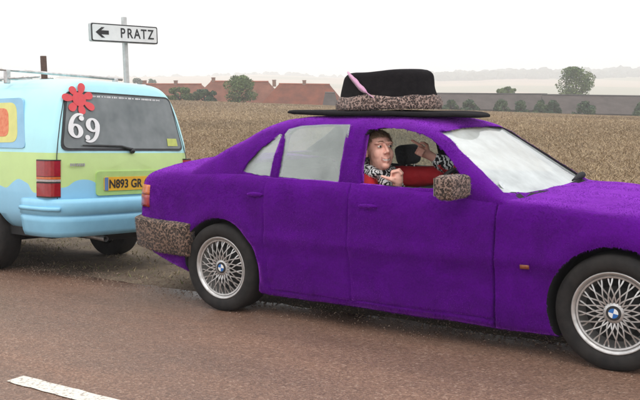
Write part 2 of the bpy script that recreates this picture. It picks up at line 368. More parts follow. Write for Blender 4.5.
M_ROAD = roadmat()
M_VERGE = None
def vergemat():
    m, t, b = newmat('verge_dirt'); v = coords(t)
    n = ntex(t, v, 3.5, 6, .7); n2 = ntex(t, v, 42, 4, .75)
    r = ramp(t, [(.3, (.10, .066, .044)), (.5, (.165, .118, .076)), (.68, (.24, .18, .115))]); t.links.new(n.outputs[0], r.inputs[0])
    r2 = ramp(t, [(.3, (.65,) * 3), (.7, (1.25,) * 3)]); t.links.new(n2.outputs[0], r2.inputs[0])
    t.links.new(mixc(t, 1.0, r.outputs[0], r2.outputs[0], 'MULTIPLY'), b.inputs['Base Color']); b.inputs['Roughness'].default_value = .95
    bump(t, b, n2.outputs[0], .7, .03); return m
M_VERGE = vergemat()
def wobbly_strip(name, xs, ylo, yhi, ny, dz, mat):
    V = []
    for x in xs:
        a, b = ylo(x), yhi(x)
        for j in range(ny):
            y = a + (b - a) * j / (ny - 1); V.append((x, y, ground_z(x, y) + dz))
    F = [(i * ny + j, (i + 1) * ny + j, (i + 1) * ny + j + 1, i * ny + j + 1) for i in range(len(xs) - 1) for j in range(ny - 1)]
    return pyd(name, V, F, None, mat, True)
edge_y = lambda x: -.43 + .05 * noise.noise(Vector((x * 1.3, 0, 4))) + .03 * noise.noise(Vector((x * 6, 0, 9)))
fx = sorted(set(np.round(list(np.arange(-12, 8, .12)) + list(geo(-12, -150, 40, 1.07)) + list(geo(8, 60, 20, 1.1)), 3)))
ground = fan('ground', geo(3.2, 420, 90, 1.05), np.radians(np.linspace(-44, 38, 70)), -.06, M_FIELD); tag(ground, kind='structure')
field = wobbly_strip('field', fx, lambda x: 2.9 + .25 * noise.noise(Vector((x * .7, 2, 0))), lambda x: 22, 40, .0, M_FIELD); tag(field, kind='structure')
hills = fan('hills', geo(416, 4200, 60, 1.03), np.radians(np.linspace(-44, 38, 90)), -.5, M_HILL); tag(hills, kind='structure')
road = wobbly_strip('road', fx, lambda x: -7.6, edge_y, 16, .004, M_ROAD); tag(road, kind='structure')
verge = wobbly_strip('verge', fx, lambda x: -.72, lambda x: 3.3, 30, .0, M_VERGE); tag(verge, kind='structure')
near_verge = wobbly_strip('verge', fx, lambda x: -16, lambda x: -7.5, 8, .0, M_VERGE); tag(near_verge, kind='structure')
# worn dashed line along the lane
def linemat():
    m, t, b = newmat('worn_road_paint'); v = coords(t); n = ntex(t, v, 45, 5, .8)
    r = ramp(t, [(.36, (.24, .18, .15)), (.47, (.66, .62, .54)), (.8, (.78, .75, .68))]); t.links.new(n.outputs[0], r.inputs[0])
    t.links.new(r.outputs[0], b.inputs['Base Color']); b.inputs['Roughness'].default_value = .8; bump(t, b, n.outputs[0], .5, .006); return m
M_LINE = linemat()
for x0, x1 in ((.05, 3.05), (-13, -10)):
    V = []; n = 40
    for i in range(n + 1):
        x = x0 + (x1 - x0) * i / n; yc = -2.555 + (x - .4) * .0; j = lambda s: .012 * noise.noise(Vector((x * 9, s, 0)))
        V += [(x, yc - .055 + j(1), .009), (x, yc + .055 + j(2), .009)]
    o = pyd('road_marking', V, [(2 * i, 2 * i + 2, 2 * i + 3, 2 * i + 1) for i in range(n)], None, M_LINE); tag(o, kind='structure')
# ------------------------------------------------------------------ plants in the ground
def blades(name, P, hgt, wid, lean, cols, segs=1):
    n = len(P); g = rng.uniform(0, 2 * math.pi, n); L = hgt * rng.uniform(.5, 1.3, n)
    dx = np.stack([np.cos(g), np.sin(g), np.zeros(n)], 1); ln = lean * rng.random(n)[:, None] * L[:, None]
    h2 = rng.uniform(0, 2 * math.pi, n); s = np.stack([np.cos(h2), np.sin(h2), np.zeros(n)], 1) * (wid * rng.uniform(.6, 1.4, n))[:, None]
    tip = P + dx * ln + np.array([0, 0, 1.0]) * L[:, None]
    return trimesh(name, np.stack([P - s, P + s, tip], 1), cols)
M_STRAW = attr_mat('straw_blades', .85)
def palette(n, cols, w, jit=.16):
    c = np.array(cols)[rng.choice(len(cols), n, p=np.array(w) / sum(w))]; return np.clip(c * rng.normal(1, jit, (n, 1)), .01, 1)
# the standing stubble of the field: thins out with distance where single stalks can no longer be told apart
n = 640000; dd = 9.0 * (125 / 9.0) ** (rng.random(n) ** .80); gg = np.radians(rng.uniform(-28, 30, n)); aa = dd * np.tan(gg)
X = CX + cR.x * aa + cD.x * dd; Y = CY + cR.y * aa + cD.y * dd
keep = Y > 3.0 + .3 * np.sin(X * 2.1) + .15 * np.sin(X * 7); X, Y, dd = X[keep], Y[keep], dd[keep]
Z = np.array([ground_z(x, y) for x, y in zip(X, Y)])
P = np.stack([X, Y, Z - .02], 1)
cols = palette(len(P), [(.375, .28, .170), (.315, .230, .140), (.215, .152, .096), (.43, .335, .21), (.265, .197, .118)], [3, 3.6, 2.6, .7, 2.0])
cols = cols * (1 + .10 * np.sin(X * .23 + 2 * np.sin(Y * .11)) + .08 * np.sin(Y * .31 + X * .17))[:, None]
me = blades('stubble', P, .066 + .00048 * dd, .0075 + .00030 * dd, 2.8, cols)
tag(link('crop_stubble', me, None, M_STRAW), 'golden brown crop stubble covering the whole field', 'stubble', kind='stuff')
# dry grass and straw on the verge
n = 13000; X = rng.uniform(-9, 4, n); Y = -.30 + 3.3 * rng.random(n) ** .8
k = np.array([noise.noise(Vector((x * 1.1, y * 1.6, 2))) for x, y in zip(X, Y)]) > -.12; X, Y = X[k], Y[k]
P = np.array([(x, y, ground_z(x, y) - .005) for x, y in zip(X, Y)])
cols = palette(len(P), [(.34, .265, .16), (.17, .17, .07), (.24, .18, .11), (.12, .13, .05)], [5, 2, 3, 1.2])
tag(link('verge_grass', blades('verge_grass', P, .032, .006, 2.6, cols), None, M_STRAW), 'short dry grass and straw on the roadside verge', 'grass', kind='stuff')
# loose grit along the road edge and on the lane
def grit(name, X, Y, size, cols, label):
    n = len(X); P = np.array([(x, y, ground_z(x, y) + .004) for x, y in zip(X, Y)]); s = size * rng.uniform(.5, 1.6, n)[:, None]
    base = np.array([[0, 0, 1], [1, 0, 0], [-.5, .87, 0], [-.5, -.87, 0]], float); T = []
    g = rng.uniform(0, 6.28, n); c, q = np.cos(g), np.sin(g)
    pts = []
    for b in base:
        p = np.stack([b[0] * c - b[1] * q, b[0] * q + b[1] * c, np.full(n, b[2] * .8)], 1) * s * rng.uniform(.7, 1.3, (n, 1)) + P; pts.append(p)
    V = np.concatenate([np.stack([pts[0], pts[i], pts[j]], 1) for i, j in ((1, 2), (2, 3), (3, 1))]); C3 = np.concatenate([cols] * 3)
    tag(link(name, trimesh(name, V, C3), None, M_STRAW), label, 'gravel', kind='stuff')
n = 9000; X = rng.uniform(-7, 5, n); Y = rng.normal(-.36, .22, n)
grit('gravel', X, Y, .0055, palette(n, [(.22, .15, .11), (.15, .10, .08), (.28, .21, .16)], [3, 3, 1]), 'loose grit strewn along the road edge')
# ------------------------------------------------------------------ saloon car covered in purple fur (x forward, rear axle at x = 0)
car = empty('saloon_car', (0, 0, 0))
tag(car, 'saloon car covered all over in shaggy purple fur, with lattice alloy wheels', 'car')
AX = (0.0, 2.70); AR = .352; TYR = .312
bw_ = [(-.965, .50), (-.945, .60), (-.90, .68), (-.80, .735), (-.60, .785), (-.3, .815), (0, .828), (.8, .842), (1.6, .846), (2.2, .842), (2.7, .832), (3.05, .795), (3.28, .71), (3.40, .60), (3.44, .50)]
bzs = [(-.965, .82), (-.90, .905), (-.75, .955), (-.4, .975), (0, .975), (.5, .957), (1.0, .940), (1.6, .912), (2.0, .878), (2.4, .850), (2.8, .81), (3.2, .745), (3.40, .66), (3.44, .60)]
bzt = [(-.965, .875), (-.93, .955), (-.85, 1.005), (-.6, 1.045), (-.25, 1.07), (.2, 1.0), (.5, .965), (1.8, .915), (2.0, .895), (2.15, .893), (2.6, .882), (3.0, .82), (3.3, .74), (3.42, .66), (3.44, .62)]
bzb = [(-.965, .42), (-.9, .37), (-.7, .315), (-.4, .245), (-.2, .20), (.3, .155), (1.4, .145), (2.4, .135), (2.9, .17), (3.3, .22), (3.44, .30)]
def body_half(x):
    w, zs, zt, zb = sm(x, bw_), sm(x, bzs), sm(x, bzt), sm(x, bzb)
    pts = [(0, zb), (.5 * w, zb), (.87 * w, zb), (.945 * w, zb + .018), (.972 * w, zb + .07), (.985 * w, .36 if zb < .3 else zb + .12), (.990 * w, .48), (1.012 * w, .555), (.998 * w, .62), (.992 * w, zs - .19), (.975 * w, zs - .09), (.935 * w, zs - .022), (.875 * w, zs + .004)]
    for q in (.72, .48, .24, 0): pts.append((q * w, zt - (zt - zs - .004) * (q / .875) ** 2.2))
    return catmull(pts, 60)
def body_y(x, z):
    h = body_half(x); k = h[:, 0].argmax(); side = [p for p in h if p[0] > .55 * h[k, 0]]
    zz = [p[1] for p in side]; yy = [p[0] for p in side]; o = np.argsort(zz); return float(np.interp(z, np.array(zz)[o], np.array(yy)[o]))
def loft(secs):
    V, F = [], []; n = len(secs[0][1])
    for x, ring in secs: V += [(x, y, z) for y, z in ring]
    for i in range(len(secs) - 1):
        for k in range(n): F.append((i * n + k, i * n + (k + 1) % n, (i + 1) * n + (k + 1) % n, (i + 1) * n + k))
    F.append(tuple(range(n))[::-1]); F.append(tuple((len(secs) - 1) * n + k for k in range(n))); return V, F
def ring_of(h): return [(-y, z) for y, z in h] + [(y, z) for y, z in h[::-1][1:-1]]
xs_ = list(np.r_[-.965, -.955, -.935, -.91, np.arange(-.87, 3.3, .045), 3.30, 3.34, 3.38, 3.41, 3.43, 3.44])
V, F = loft([(x, ring_of(body_half(x))) for x in xs_])
def lump(p, amp=.006):                                    # uneven fabric
    v = Vector(p); return amp * (noise.noise(v * 4.3) + .7 * noise.noise(v * 11 + Vector((5, 1, 3))))
bmb = bmesh.new(); vs = [bmb.verts.new(p) for p in V]
for f in F: bmb.faces.new([vs[i] for i in f])
bmesh.ops.recalc_face_normals(bmb, faces=bmb.faces); bmb.normal_update()
for v in bmb.verts:
    s = 0
    for ax in AX:                                         # soft flare round each wheel arch
        r = math.hypot(v.co.x - ax, v.co.z - .31)
        if abs(v.co.y) > .6: s += .014 * math.exp(-((r - .40) / .05) ** 2) * (v.co.z > .28)
    v.co += v.normal * (s + lump(v.co)) 
me = bpy.data.meshes.new('b'); bmb.to_mesh(me); bmb.free()
cut = []
for ax in AX:
    for sgn in (-1, 1):
        b = bmesh.new(); rr, ff = lathe(b, [(AR, .50), (AR, 1.1)], 40); cap(b, rr[0]); cap(b, rr[1][::-1])
        for v in b.verts: v.co = Vector((v.co.x + ax, v.co.y * sgn, v.co.z + .315))
        cut.append(b)
b = bmesh.new(); prism(b, [(-.02, .99), (.10, .46), (.75, .46), (.85, .30), (2.15, .30), (2.28, .55), (2.06, .80), (2.04, 1.3), (.0, 1.3)], -.735, .735); cut.append(b)
me = boolean(me, cut)
# split into panels along the shut lines; a narrow groove marks each line
bm = bmesh.new(); bm.from_mesh(me)
def seam_x(z, k): return {0: .40 + .10 * max(0, .55 - z), 1: 1.075 - .02 * (z - .5), 2: 2.045 + .015 * (z - .5)}[k]
planes = []
for k in range(3):
    d = Vector((seam_x(.9, k) - seam_x(.5, k), 0, .4)).normalized(); nrm = Vector((d.z, 0, -d.x))
    for off in ((-.016, 0, .016) if k < 2 else (-.034, -.012, 0, .012, .034)): planes.append((Vector((seam_x(.5, k) + off, 0, .5)), nrm))
for z in (.185, .20, .215): planes.append((Vector((0, 0, z)), Vector((0, 0, 1))))
for x in (-.27, 2.19): planes += [(Vector((x + o_, 0, 0)), Vector((1, 0, 0))) for o_ in (-.012, 0, .012)]
for y in (-.60, .60): planes += [(Vector((0, y + o_, 0)), Vector((0, 1, 0))) for o_ in (-.01, 0, .01)]
for co, no in planes:
    bmesh.ops.bisect_plane(bm, geom=bm.verts[:] + bm.edges[:] + bm.faces[:], plane_co=co, plane_no=no, dist=1e-5)
bm.normal_update()
def region(f):
    c = f.calc_center_median(); n = f.normal
    if abs(c.y) < .737 and .29 < c.z and -.03 < c.x < 2.3 and (abs(abs(c.y) - .735) < .004 or c.z < .5 or n.z > .99 and c.z < .6): 
        if not (n.z > .5 and c.z > .85): return 'interior'
    if any(math.hypot(c.x - ax, c.z - .315) < AR + .004 for ax in AX) and abs(c.y) < .90 and not (abs(n.y) > .6 and abs(c.y) > .6): return 'wheel_well'
    if c.z > .2 and abs(c.y) > .70 and c.z < sm(c.x, bzs) - .005 and abs(n.y) > .3:
        s = 'n' if c.y < 0 else 'f'
        if seam_x(c.z, 0) < c.x < seam_x(c.z, 1): return 'rear_door' + s
        if seam_x(c.z, 1) < c.x < seam_x(c.z, 2): return 'front_door' + s
    if c.x > 2.19 and abs(c.y) < .60 and n.z > .35 and c.z > .7: return 'bonnet'
    if c.x < -.27 and abs(c.y) < .60 and (n.z > .2 and c.z > .85): return 'boot_lid'
    if c.x > seam_x(c.z, 2) and c.z > .13: return 'wing' + ('n' if c.y < 0 else 'f')
    return 'body'
regs = {}
for f in bm.faces: regs.setdefault(region(f), []).append(f)
fr = {f: k for k, fl in regs.items() for f in fl}
moved = set()
for e in bm.edges:
    if len(e.link_faces) == 2:
        a, b_ = (fr[f] for f in e.link_faces)
        if a != b_ and not {'interior', 'wheel_well', 'bonnet'} & {a, b_}: moved.update(e.verts)
for v in moved:
    if abs(v.normal.y) > .55: v.co -= v.normal * ((.040 if abs(v.co.x - 2.045) < .03 and abs(v.co.y) > .7 else .008) + .006 * noise.noise(v.co * 6))
ORDER = ['body', 'interior', 'wheel_well', 'wingn', 'wingf', 'rear_doorn', 'rear_doorf', 'front_doorn', 'front_doorf', 'bonnet', 'boot_lid']
PARTS = {}
def extract(keys, name, mats, midx):
    b2 = bmesh.new(); mp = {}
    for kk in keys:
        for f in regs.get(kk, []):
            vs = []
            for v in f.verts:
                if v.index not in mp: mp[v.index] = b2.verts.new(v.co)
                vs.append(mp[v.index])
            try: nf = b2.faces.new(vs)
            except ValueError: continue
            nf.material_index = midx.get(kk, 0); nf.smooth = True
    m2 = bpy.data.meshes.new(name); b2.normal_update(); b2.to_mesh(m2); b2.free()
    return m2
bm.verts.index_update(); bm.verts.ensure_lookup_table()
FD = 26000; FL, FW = .014, .0022
def furpart(name, me2, mats, comb=(-.35, 0, -1), dens=FD, L=FL, keep=[0], lift=.50):
    o = link(name, me2, car, mats); fur(me2, dens, L, FW, comb, lift, keep); return o
m2 = extract(['body', 'interior', 'wheel_well'], 'body', None, {'interior': 1, 'wheel_well': 2})
body = furpart('body', m2, [M_FUR, M_INT, M_DARKMETAL])
for kk, nm in (('wingn', 'front_wing'), ('wingf', 'front_wing'), ('rear_doorn', 'door'), ('rear_doorf', 'door'), ('front_doorn', 'door'), ('front_doorf', 'door'), ('bonnet', 'bonnet'), ('boot_lid', 'boot_lid')):
    PARTS[kk] = furpart(nm, extract([kk], nm, None, {}), [M_FUR], dens=FD if kk[-1] != 'f' else 6000, comb=(-1, 0, -.3) if nm == 'bonnet' else (-.35, 0, -1))
bm.free()
# ---- cabin shell
gz = [(-.50, .93), (-.40, 1.01), (-.27, 1.085), (0, 1.215), (.22, 1.318), (.36, 1.352), (.55, 1.360), (.90, 1.360), (1.15, 1.352), (1.35, 1.332), (1.50, 1.300), (1.60, 1.263), (1.80, 1.138), (2.0, 1.005), (2.10, .940), (2.17, .895), (2.26, .83)]
def gys(z): return .775 - (z - .93) * (.40 if z > .93 else .15)
def gtop(x, y):
    xe = x + .11 * y * y * sstep(1.0, 1.7, x) - .06 * y * y * (1 - sstep(.0, .9, x)); return sm(xe, gz) - .045 * y * y
def ghalf(x, n=44, base=.84):
    out = []
    for k in range(n):
        ph = (k / (n - 1)) * math.pi / 2; c, s = max(0, math.cos(ph)) ** (2 / 8), max(0, math.sin(ph)) ** (2 / 8)
        z = base + (gtop(x, 0) - base) * s; y = gys(z) * c
        z = base + max(.002, gtop(x, y) - base) * s; out.append((y, z))
    return out
gx = list(np.r_[np.arange(-.46, 2.21, .035)])
secs = [(x, [(-y, z) for y, z in ghalf(x)] + [(y, z) for y, z in ghalf(x)[::-1][1:]]) for x in gx]
V, F = [], []; n = len(secs[0][1])
for x, ring in secs: V += [(x, y, z) for y, z in ring]
for i in range(len(secs) - 1):
    for k in range(n - 1): F.append((i * n + k, i * n + k + 1, (i + 1) * n + k + 1, (i + 1) * n + k))
V = [tuple(np.array(p) + np.array([0, math.copysign(1, p[1]) * lump(p, .005), lump(p, .005)])) for p in V]
me = bpy.data.meshes.new('g'); me.from_pydata(V, [], F); me.update()
bmg = bmesh.new(); bmg.from_mesh(me); bmesh.ops.recalc_face_normals(bmg, faces=bmg.faces)
if sum(f.normal.z for f in bmg.faces) < 0: bmesh.ops.reverse_faces(bmg, faces=bmg.faces)
bmg.to_mesh(me); bmg.free()
o = bpy.data.objects.new('g', me); COL.objects.link(o); md = o.modifiers.new('s', 'SOLIDIFY'); md.thickness = .05; md.offset = -1; md.use_rim = True
me = evalmesh(o); bpy.data.objects.remove(o)
def wob(poly, amp=.006, n=8):                              # ragged hand-trimmed edge
    out = []
    for i, p in enumerate(poly):
        q = poly[(i + 1) % len(poly)]
        for k in range(n):
            t = k / n; x, z = p[0] + (q[0] - p[0]) * t, p[1] + (q[1] - p[1]) * t
            out.append((x + amp * noise.noise(Vector((x * 23, z * 23, 1))), z + amp * noise.noise(Vector((x * 23, z * 23, 9)))))
    return out
QW = [(.165, .99), (.18, 1.03), (.27, 1.135), (.405, 1.235), (.425, 1.23), (.405, .965), (.30, .972)]
RW = [(.475, .962), (.465, 1.24), (.49, 1.272), (.58, 1.292), (.76, 1.300), (.945, 1.298), (.965, .938)]
FWN = [(1.118, .935), (1.085, 1.24), (1.10, 1.268), (1.20, 1.280), (1.34, 1.272), (1.48, 1.242), (1.58, 1.195), (1.70, 1.10), (1.85, .955), (1.86, .925), (1.5, .925)]
cut = []
for poly in (QW, RW, FWN):
    b = bmesh.new(); prism(b, wob(poly), -1.2, 1.2); cut.append(b)
WS = [(-.50, 1.252), (-.2, 1.270), (.2, 1.270), (.50, 1.252), (.695, .912), (.4, .888), (-.4, .888), (-.695, .912)]
b = bmesh.new(); prism(b, wob(WS, .005), 1.42, 2.7, 'yz'); cut.append(b)
BK = [(-.47, 1.27), (.47, 1.27), (.60, 1.06), (-.60, 1.06)]
b = bmesh.new(); prism(b, wob(BK, .005), -1.0, .36, 'yz'); cut.append(b)
me = boolean(me, cut)
gr = bmesh.new(); gr.from_mesh(me)
# inner faces are dark lining
for f in gr.faces:
    c = f.calc_center_median(); f.smooth = True
    f.material_index = 1 if f.normal.dot(c - Vector((c.x, 0, 1.0))) < -.02 else 0
gr.to_mesh(me); gr.free()
roof = furpart('roof', me, [M_FUR, M_INT], comb=(.2, 0, -1)); 
# ---- glass
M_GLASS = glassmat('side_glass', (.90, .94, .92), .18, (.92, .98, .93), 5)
M_SCREEN = glassmat('sky_pale_windscreen', (.75, .80, .78), .56, (.90, .96, .94), 3)  # whitened in the shader to stand in for sky reflected on the glass
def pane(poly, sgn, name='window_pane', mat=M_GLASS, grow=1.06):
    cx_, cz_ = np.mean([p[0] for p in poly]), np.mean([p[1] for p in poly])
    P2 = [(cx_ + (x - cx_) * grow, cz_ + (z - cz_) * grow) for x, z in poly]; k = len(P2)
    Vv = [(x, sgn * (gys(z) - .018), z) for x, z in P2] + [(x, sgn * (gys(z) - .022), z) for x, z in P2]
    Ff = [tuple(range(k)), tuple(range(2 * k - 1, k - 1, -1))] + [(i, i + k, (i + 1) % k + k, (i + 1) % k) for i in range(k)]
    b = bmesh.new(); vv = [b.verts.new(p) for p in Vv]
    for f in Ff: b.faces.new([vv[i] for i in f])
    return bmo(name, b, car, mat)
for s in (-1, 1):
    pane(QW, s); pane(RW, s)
def solve_x(y, z, lo, hi):
    for _ in range(40):
        mid = (lo + hi) / 2
        if gtop(mid, y) > z: lo = mid
        else: hi = mid
    return (lo + hi) / 2
def screen(name, zr, wtop, wbot, x0, x1, off, mat):
    nu, nv = 21, 12; Vv = []
    for j in range(nv):
        t = j / (nv - 1); z = zr[0] + (zr[1] - zr[0]) * t; w = wbot + (wtop - wbot) * t
        for i in range(nu):
            y = w * (2 * i / (nu - 1) - 1); Vv.append((solve_x(y, z, x0, x1) + off, y, z))
    Ff = [(j * nu + i, j * nu + i + 1, (j + 1) * nu + i + 1, (j + 1) * nu + i) for j in range(nv - 1) for i in range(nu - 1)]
    return pyd(name, Vv, Ff, car, mat, True)
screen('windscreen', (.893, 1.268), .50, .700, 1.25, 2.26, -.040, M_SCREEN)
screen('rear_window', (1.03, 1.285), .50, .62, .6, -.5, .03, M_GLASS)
# tax disc inside the windscreen, wipers lying at its foot
b = bmesh.new(); rr, ff = lathe(b, [(.001, 0), (.030, 0), (.030, .002), (.001, .002)], 20, 'Z')
xx = solve_x(-.60, .945, 1.25, 2.26)
for v in b.verts: v.co = Matrix.Rotation(math.radians(52), 3, 'Y') @ v.co + Vector((xx - .030, -.60, .945))
bmo('windscreen_sticker', b, car, pm('paper_sticker', (.62, .64, .62), (.5, .54, .55), 60, .7))
def wiper(y0, y1):
    b = bmesh.new(); P = []
    for k in range(9):
        y = y0 + (y1 - y0) * k / 8; z = .920 + .016 * math.sin(k / 8 * 2.6); P.append((solve_x(y, .905, 1.25, 2.26) + .012, y, .915 + .012 * math.sin(k / 8 * 3.14)))
    tube(b, P, [.008, .017, .022, .024, .022, .018, .014, .010, .006], 8); return bmo('wiper', b, car, M_INT, True)
wiper(.67, .18)
# ---- wheels
def wheel(ax, sgn):
    """lattice alloy wheel; built facing -Y, turned for the far side"""
    b = bmesh.new()
    prof = [(.160, .10), (.190, .02), (.205, -.014), (.2165, -.022), (.2215, -.020), (.2225, -.008), (.216, .16)]
    lathe(b, prof, 56); rr, ff = lathe(b, [(.001, -.004), (.052, -.008), (.058, -.002), (.060, .012)], 32)
    w = bmo('wheel', b, car, M_ALLOY, True)
    b = bmesh.new(); tp = [(.219, -.008), (.226, -.024), (.245, -.034), (.275, -.036), (.297, -.026), (.309, -.008), (.3125, .02), (.3125, .15), (.305, .175), (.22, .18)]
    lathe(b, tp, 64)
    for k in range(64):                                    # tread grooves
        pass
    bmo('tyre', b, w, M_TYRE, True)
    b = bmesh.new(); lathe(b, [(.001, .075), (.20, .075), (.215, .05)], 40); rr, ff = lathe(b, [(.001, .05), (.135, .05), (.14, .06)], 32); bmo('brake_disc', b, w, M_DARKMETAL)
    b = bmesh.new(); N = 20                                # crossing spokes, two leaning layers
    for k in range(N):
        for sg in (-1, 1):
            g0 = 2 * math.pi * k / N; pts = []
            for q in range(6):
                t = q / 5; r = .055 + (.192 - .055) * t; g = g0 + sg * (.40 * math.sin(t * math.pi * .5) - .02)
                pts.append((r * math.cos(g), -.006 - .010 * math.sin(t * math.pi) + (.004 if sg > 0 else 0) + .012 * t * t, r * math.sin(g)))
            tube(b, pts, [.0062, .0050, .0046, .0046, .0050, .0065], 4, caps=False)
    rr, ff = lathe(b, [(.185, .012), (.188, -.008), (.197, -.010), (.203, .004)], 48)
    bmo('spoke_lattice', b, w, M_ALLOY)
    b = bmesh.new()                                        # round badge: dark ring, quartered blue and white
    rr, ff = lathe(b, [(.026, -.0125), (.038, -.012), (.040, -.006)], 32)
    for f in ff: f.material_index = 0
    cv = b.verts.new((0, -.0135, 0))
    for k in range(32):
        f = b.faces.new((cv, rr[0][k], rr[0][(k + 1) % 32])); f.material_index = 1 if (k // 8) % 2 else 2
    bmo('wheel_badge', b, w, [M_BLACK, M_BLUE, M_WHITE])
    w.location = (ax, sgn * .80, TYR); w.rotation_euler = (0, random.uniform(0, .3), 0 if sgn < 0 else math.pi)
    return w
for ax in AX:
    for s in (-1, 1): wheel(ax, s)
# ---- rear bumper with leopard strip, lamps, mirror, handles, repeater
def sweep(name, path, prof, mats, furry=None):
    """prof: (outward, z) closed loop, swept along a plan path"""
    n = len(prof); Vv, Ff = [], []; P = [Vector((x, y, 0)) for x, y in path]
    for i, p in enumerate(P):
        d = (P[min(i + 1, len(P) - 1)] - P[max(i - 1, 0)]).normalized(); o_ = Vector((d.y, -d.x, 0))
        for a, z in prof:
            q = p + o_ * a; q.z = z + (.06 * max(0, -p.x - .5) if z < .5 else .02 * max(0, -p.x - .5)); q += Vector((0, 0, lump(q, .006))); Vv.append(q)
    for i in range(len(P) - 1):
        for k in range(n): Ff.append((i * n + k, (i + 1) * n + k, (i + 1) * n + (k + 1) % n, i * n + (k + 1) % n))
    Ff += [tuple(range(n)), tuple(range((len(P) - 1) * n, len(P) * n))[::-1]]
    b = bmesh.new(); vv = [b.verts.new(p) for p in Vv]
    for f in Ff: b.faces.new([vv[i] for i in f])
    o = bmo(name, b, car, mats, True)
    if furry: fur(o.data, 14000, furry, .0028, (0, 0, -1), .7)
    return o
half = [(-.262, -.822), (-.45, -.806), (-.60, -.793), (-.72, -.770), (-.82, -.738), (-.90, -.685), (-.945, -.61), (-.97, -.48), (-.985, -.28), (-.99, 0)]
path = catmull(half + [(x, -y) for x, y in half[::-1][1:]], 60)
sweep('bumper_strip', path, [(.0, .615), (.022, .608), (.034, .57), (.036, .50), (.032, .415), (.014, .372), (-.04, .385), (-.05, .60)], [leopard('dirty_leopard_plush', (.24, .150, .105), (.016, .010, .008), (.10, .058, .036), 60)], .014)
mRep = pm('dirty_amber_lens', (.30, .085, .03), (.20, .055, .03), 60, .4); mAm = pm('amber_lens', (.62, .15, .02), (.50, .11, .015), 40, .25, coat=.5); mRd = pm('red_lens', (.36, .012, .014), (.26, .008, .010), 40, .25, coat=.5)
def lens(name, xa, xb, za, zb, sgn, mat, off=.008, parent=None, nx=7, nz=5):
    Vv = []
    for lay in (off, -.02):
        for j in range(nz):
            for i in range(nx):
                x = xa + (xb - xa) * i / (nx - 1); z = za + (zb - za) * j / (nz - 1); Vv.append((x, sgn * (body_y(x, z) + lay), z))
    Ff = []; m_ = nx * nz
    for j in range(nz - 1):
        for i in range(nx - 1):
            q = (j * nx + i, j * nx + i + 1, (j + 1) * nx + i + 1, (j + 1) * nx + i); Ff.append(q); Ff.append(tuple(k + m_ for k in q[::-1]))
    bd = [i for i in range(nx)] + [j * nx + nx - 1 for j in range(1, nz)] + [(nz - 1) * nx + i for i in range(nx - 2, -1, -1)] + [j * nx for j in range(nz - 2, 0, -1)]
    for a, b__ in zip(bd, bd[1:] + bd[:1]): Ff.append((b__, a, a + m_, b__ + m_))
    b = bmesh.new(); vv = [b.verts.new(p) for p in Vv]
    for f in Ff: b.faces.new([vv[i] for i in f])
    return bmo(name, b, parent or car, mat, True)
for s in (-1, 1):
    tl_ = lens('tail_lamp', -.952, -.735, .70, .79, s, mRd, .012); lens('amber_lens', -.952, -.735, .792, .865, s, mAm, .012, tl_)
    lens('side_repeater', 2.205, 2.255, .512, .535, s, mRep, .012, None, 3, 3)
    hd = bmesh.new()
    for hx, hz in ((.335, .845), (1.225, .808)):
        hb = bmesh.new(); ball(hb, (hx, s * (body_y(hx, hz) + .006), hz), (.070, .012, .014)); o = bmo('door_handle', hb, PARTS[('rear_door' if hx < 1 else 'front_door') + ('n' if s < 0 else 'f')], M_FUR, True); fur(o.data, 12000, .014, .0028)
    hd.free()
    if s > 0: continue                                     # the far mirror is missing
    # mirror in a leopard cover
    mb = bmesh.new(); box(mb, (1.845, s * .935, .962), (.115, .235, .135), Matrix.Rotation(s * .12, 3, 'Z'), .032); bmesh.ops.subdivide_edges(mb, edges=mb.edges, cuts=2, use_grid_fill=True)
    for v in mb.verts: v.co += v.normal * lump(v.co, .010)
    mo = bmo('door_mirror', mb, car, M_LEO, True); fur(mo.data, 16000, .013, .0028, (0, 0, -1), .7)
    ab = bmesh.new(); box(ab, (1.835, s * .80, .93), (.07, .10, .05), None, .012); bmo('mirror_arm', ab, mo, M_BLACKPL)
    gb = bmesh.new(); box(gb, (1.783, s * .935, .962), (.006, .19, .10), Matrix.Rotation(s * .12, 3, 'Z')); bmo('mirror_glass', gb, mo, pm('mirror_glass', (.6, .62, .63), (.5, .52, .53), 3, .06, 1))
for s in (-1, 1):                                          # headlamps and front bumper, beyond the frame
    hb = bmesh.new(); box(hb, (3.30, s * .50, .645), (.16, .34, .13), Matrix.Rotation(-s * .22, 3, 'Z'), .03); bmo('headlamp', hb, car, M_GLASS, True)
fh = [(3.08, -.80), (3.22, -.76), (3.34, -.68), (3.42, -.55), (3.47, -.3), (3.48, 0)]
fb = sweep('front_bumper', catmull(fh + [(x, -y) for x, y in fh[::-1][1:]], 40), [(-.06, .52), (.0, .52), (-.02, .36), (-.02, .24), (-.08, .24)][::-1], [M_FUR], None)
# dark underside: floor pan, axles and silencer under the sills
b = bmesh.new(); box(b, (1.35, 0, .185), (1.95, 1.50, .07)); box(b, (-.5, .25, .27), (.5, .6, .14), None, .03); tube(b, [(0, -.7, .30), (0, .7, .30)], .03); tube(b, [(2.7, -.7, .30), (2.7, .7, .30)], .03)
bmo('underbody', b, car, M_DARKMETAL)
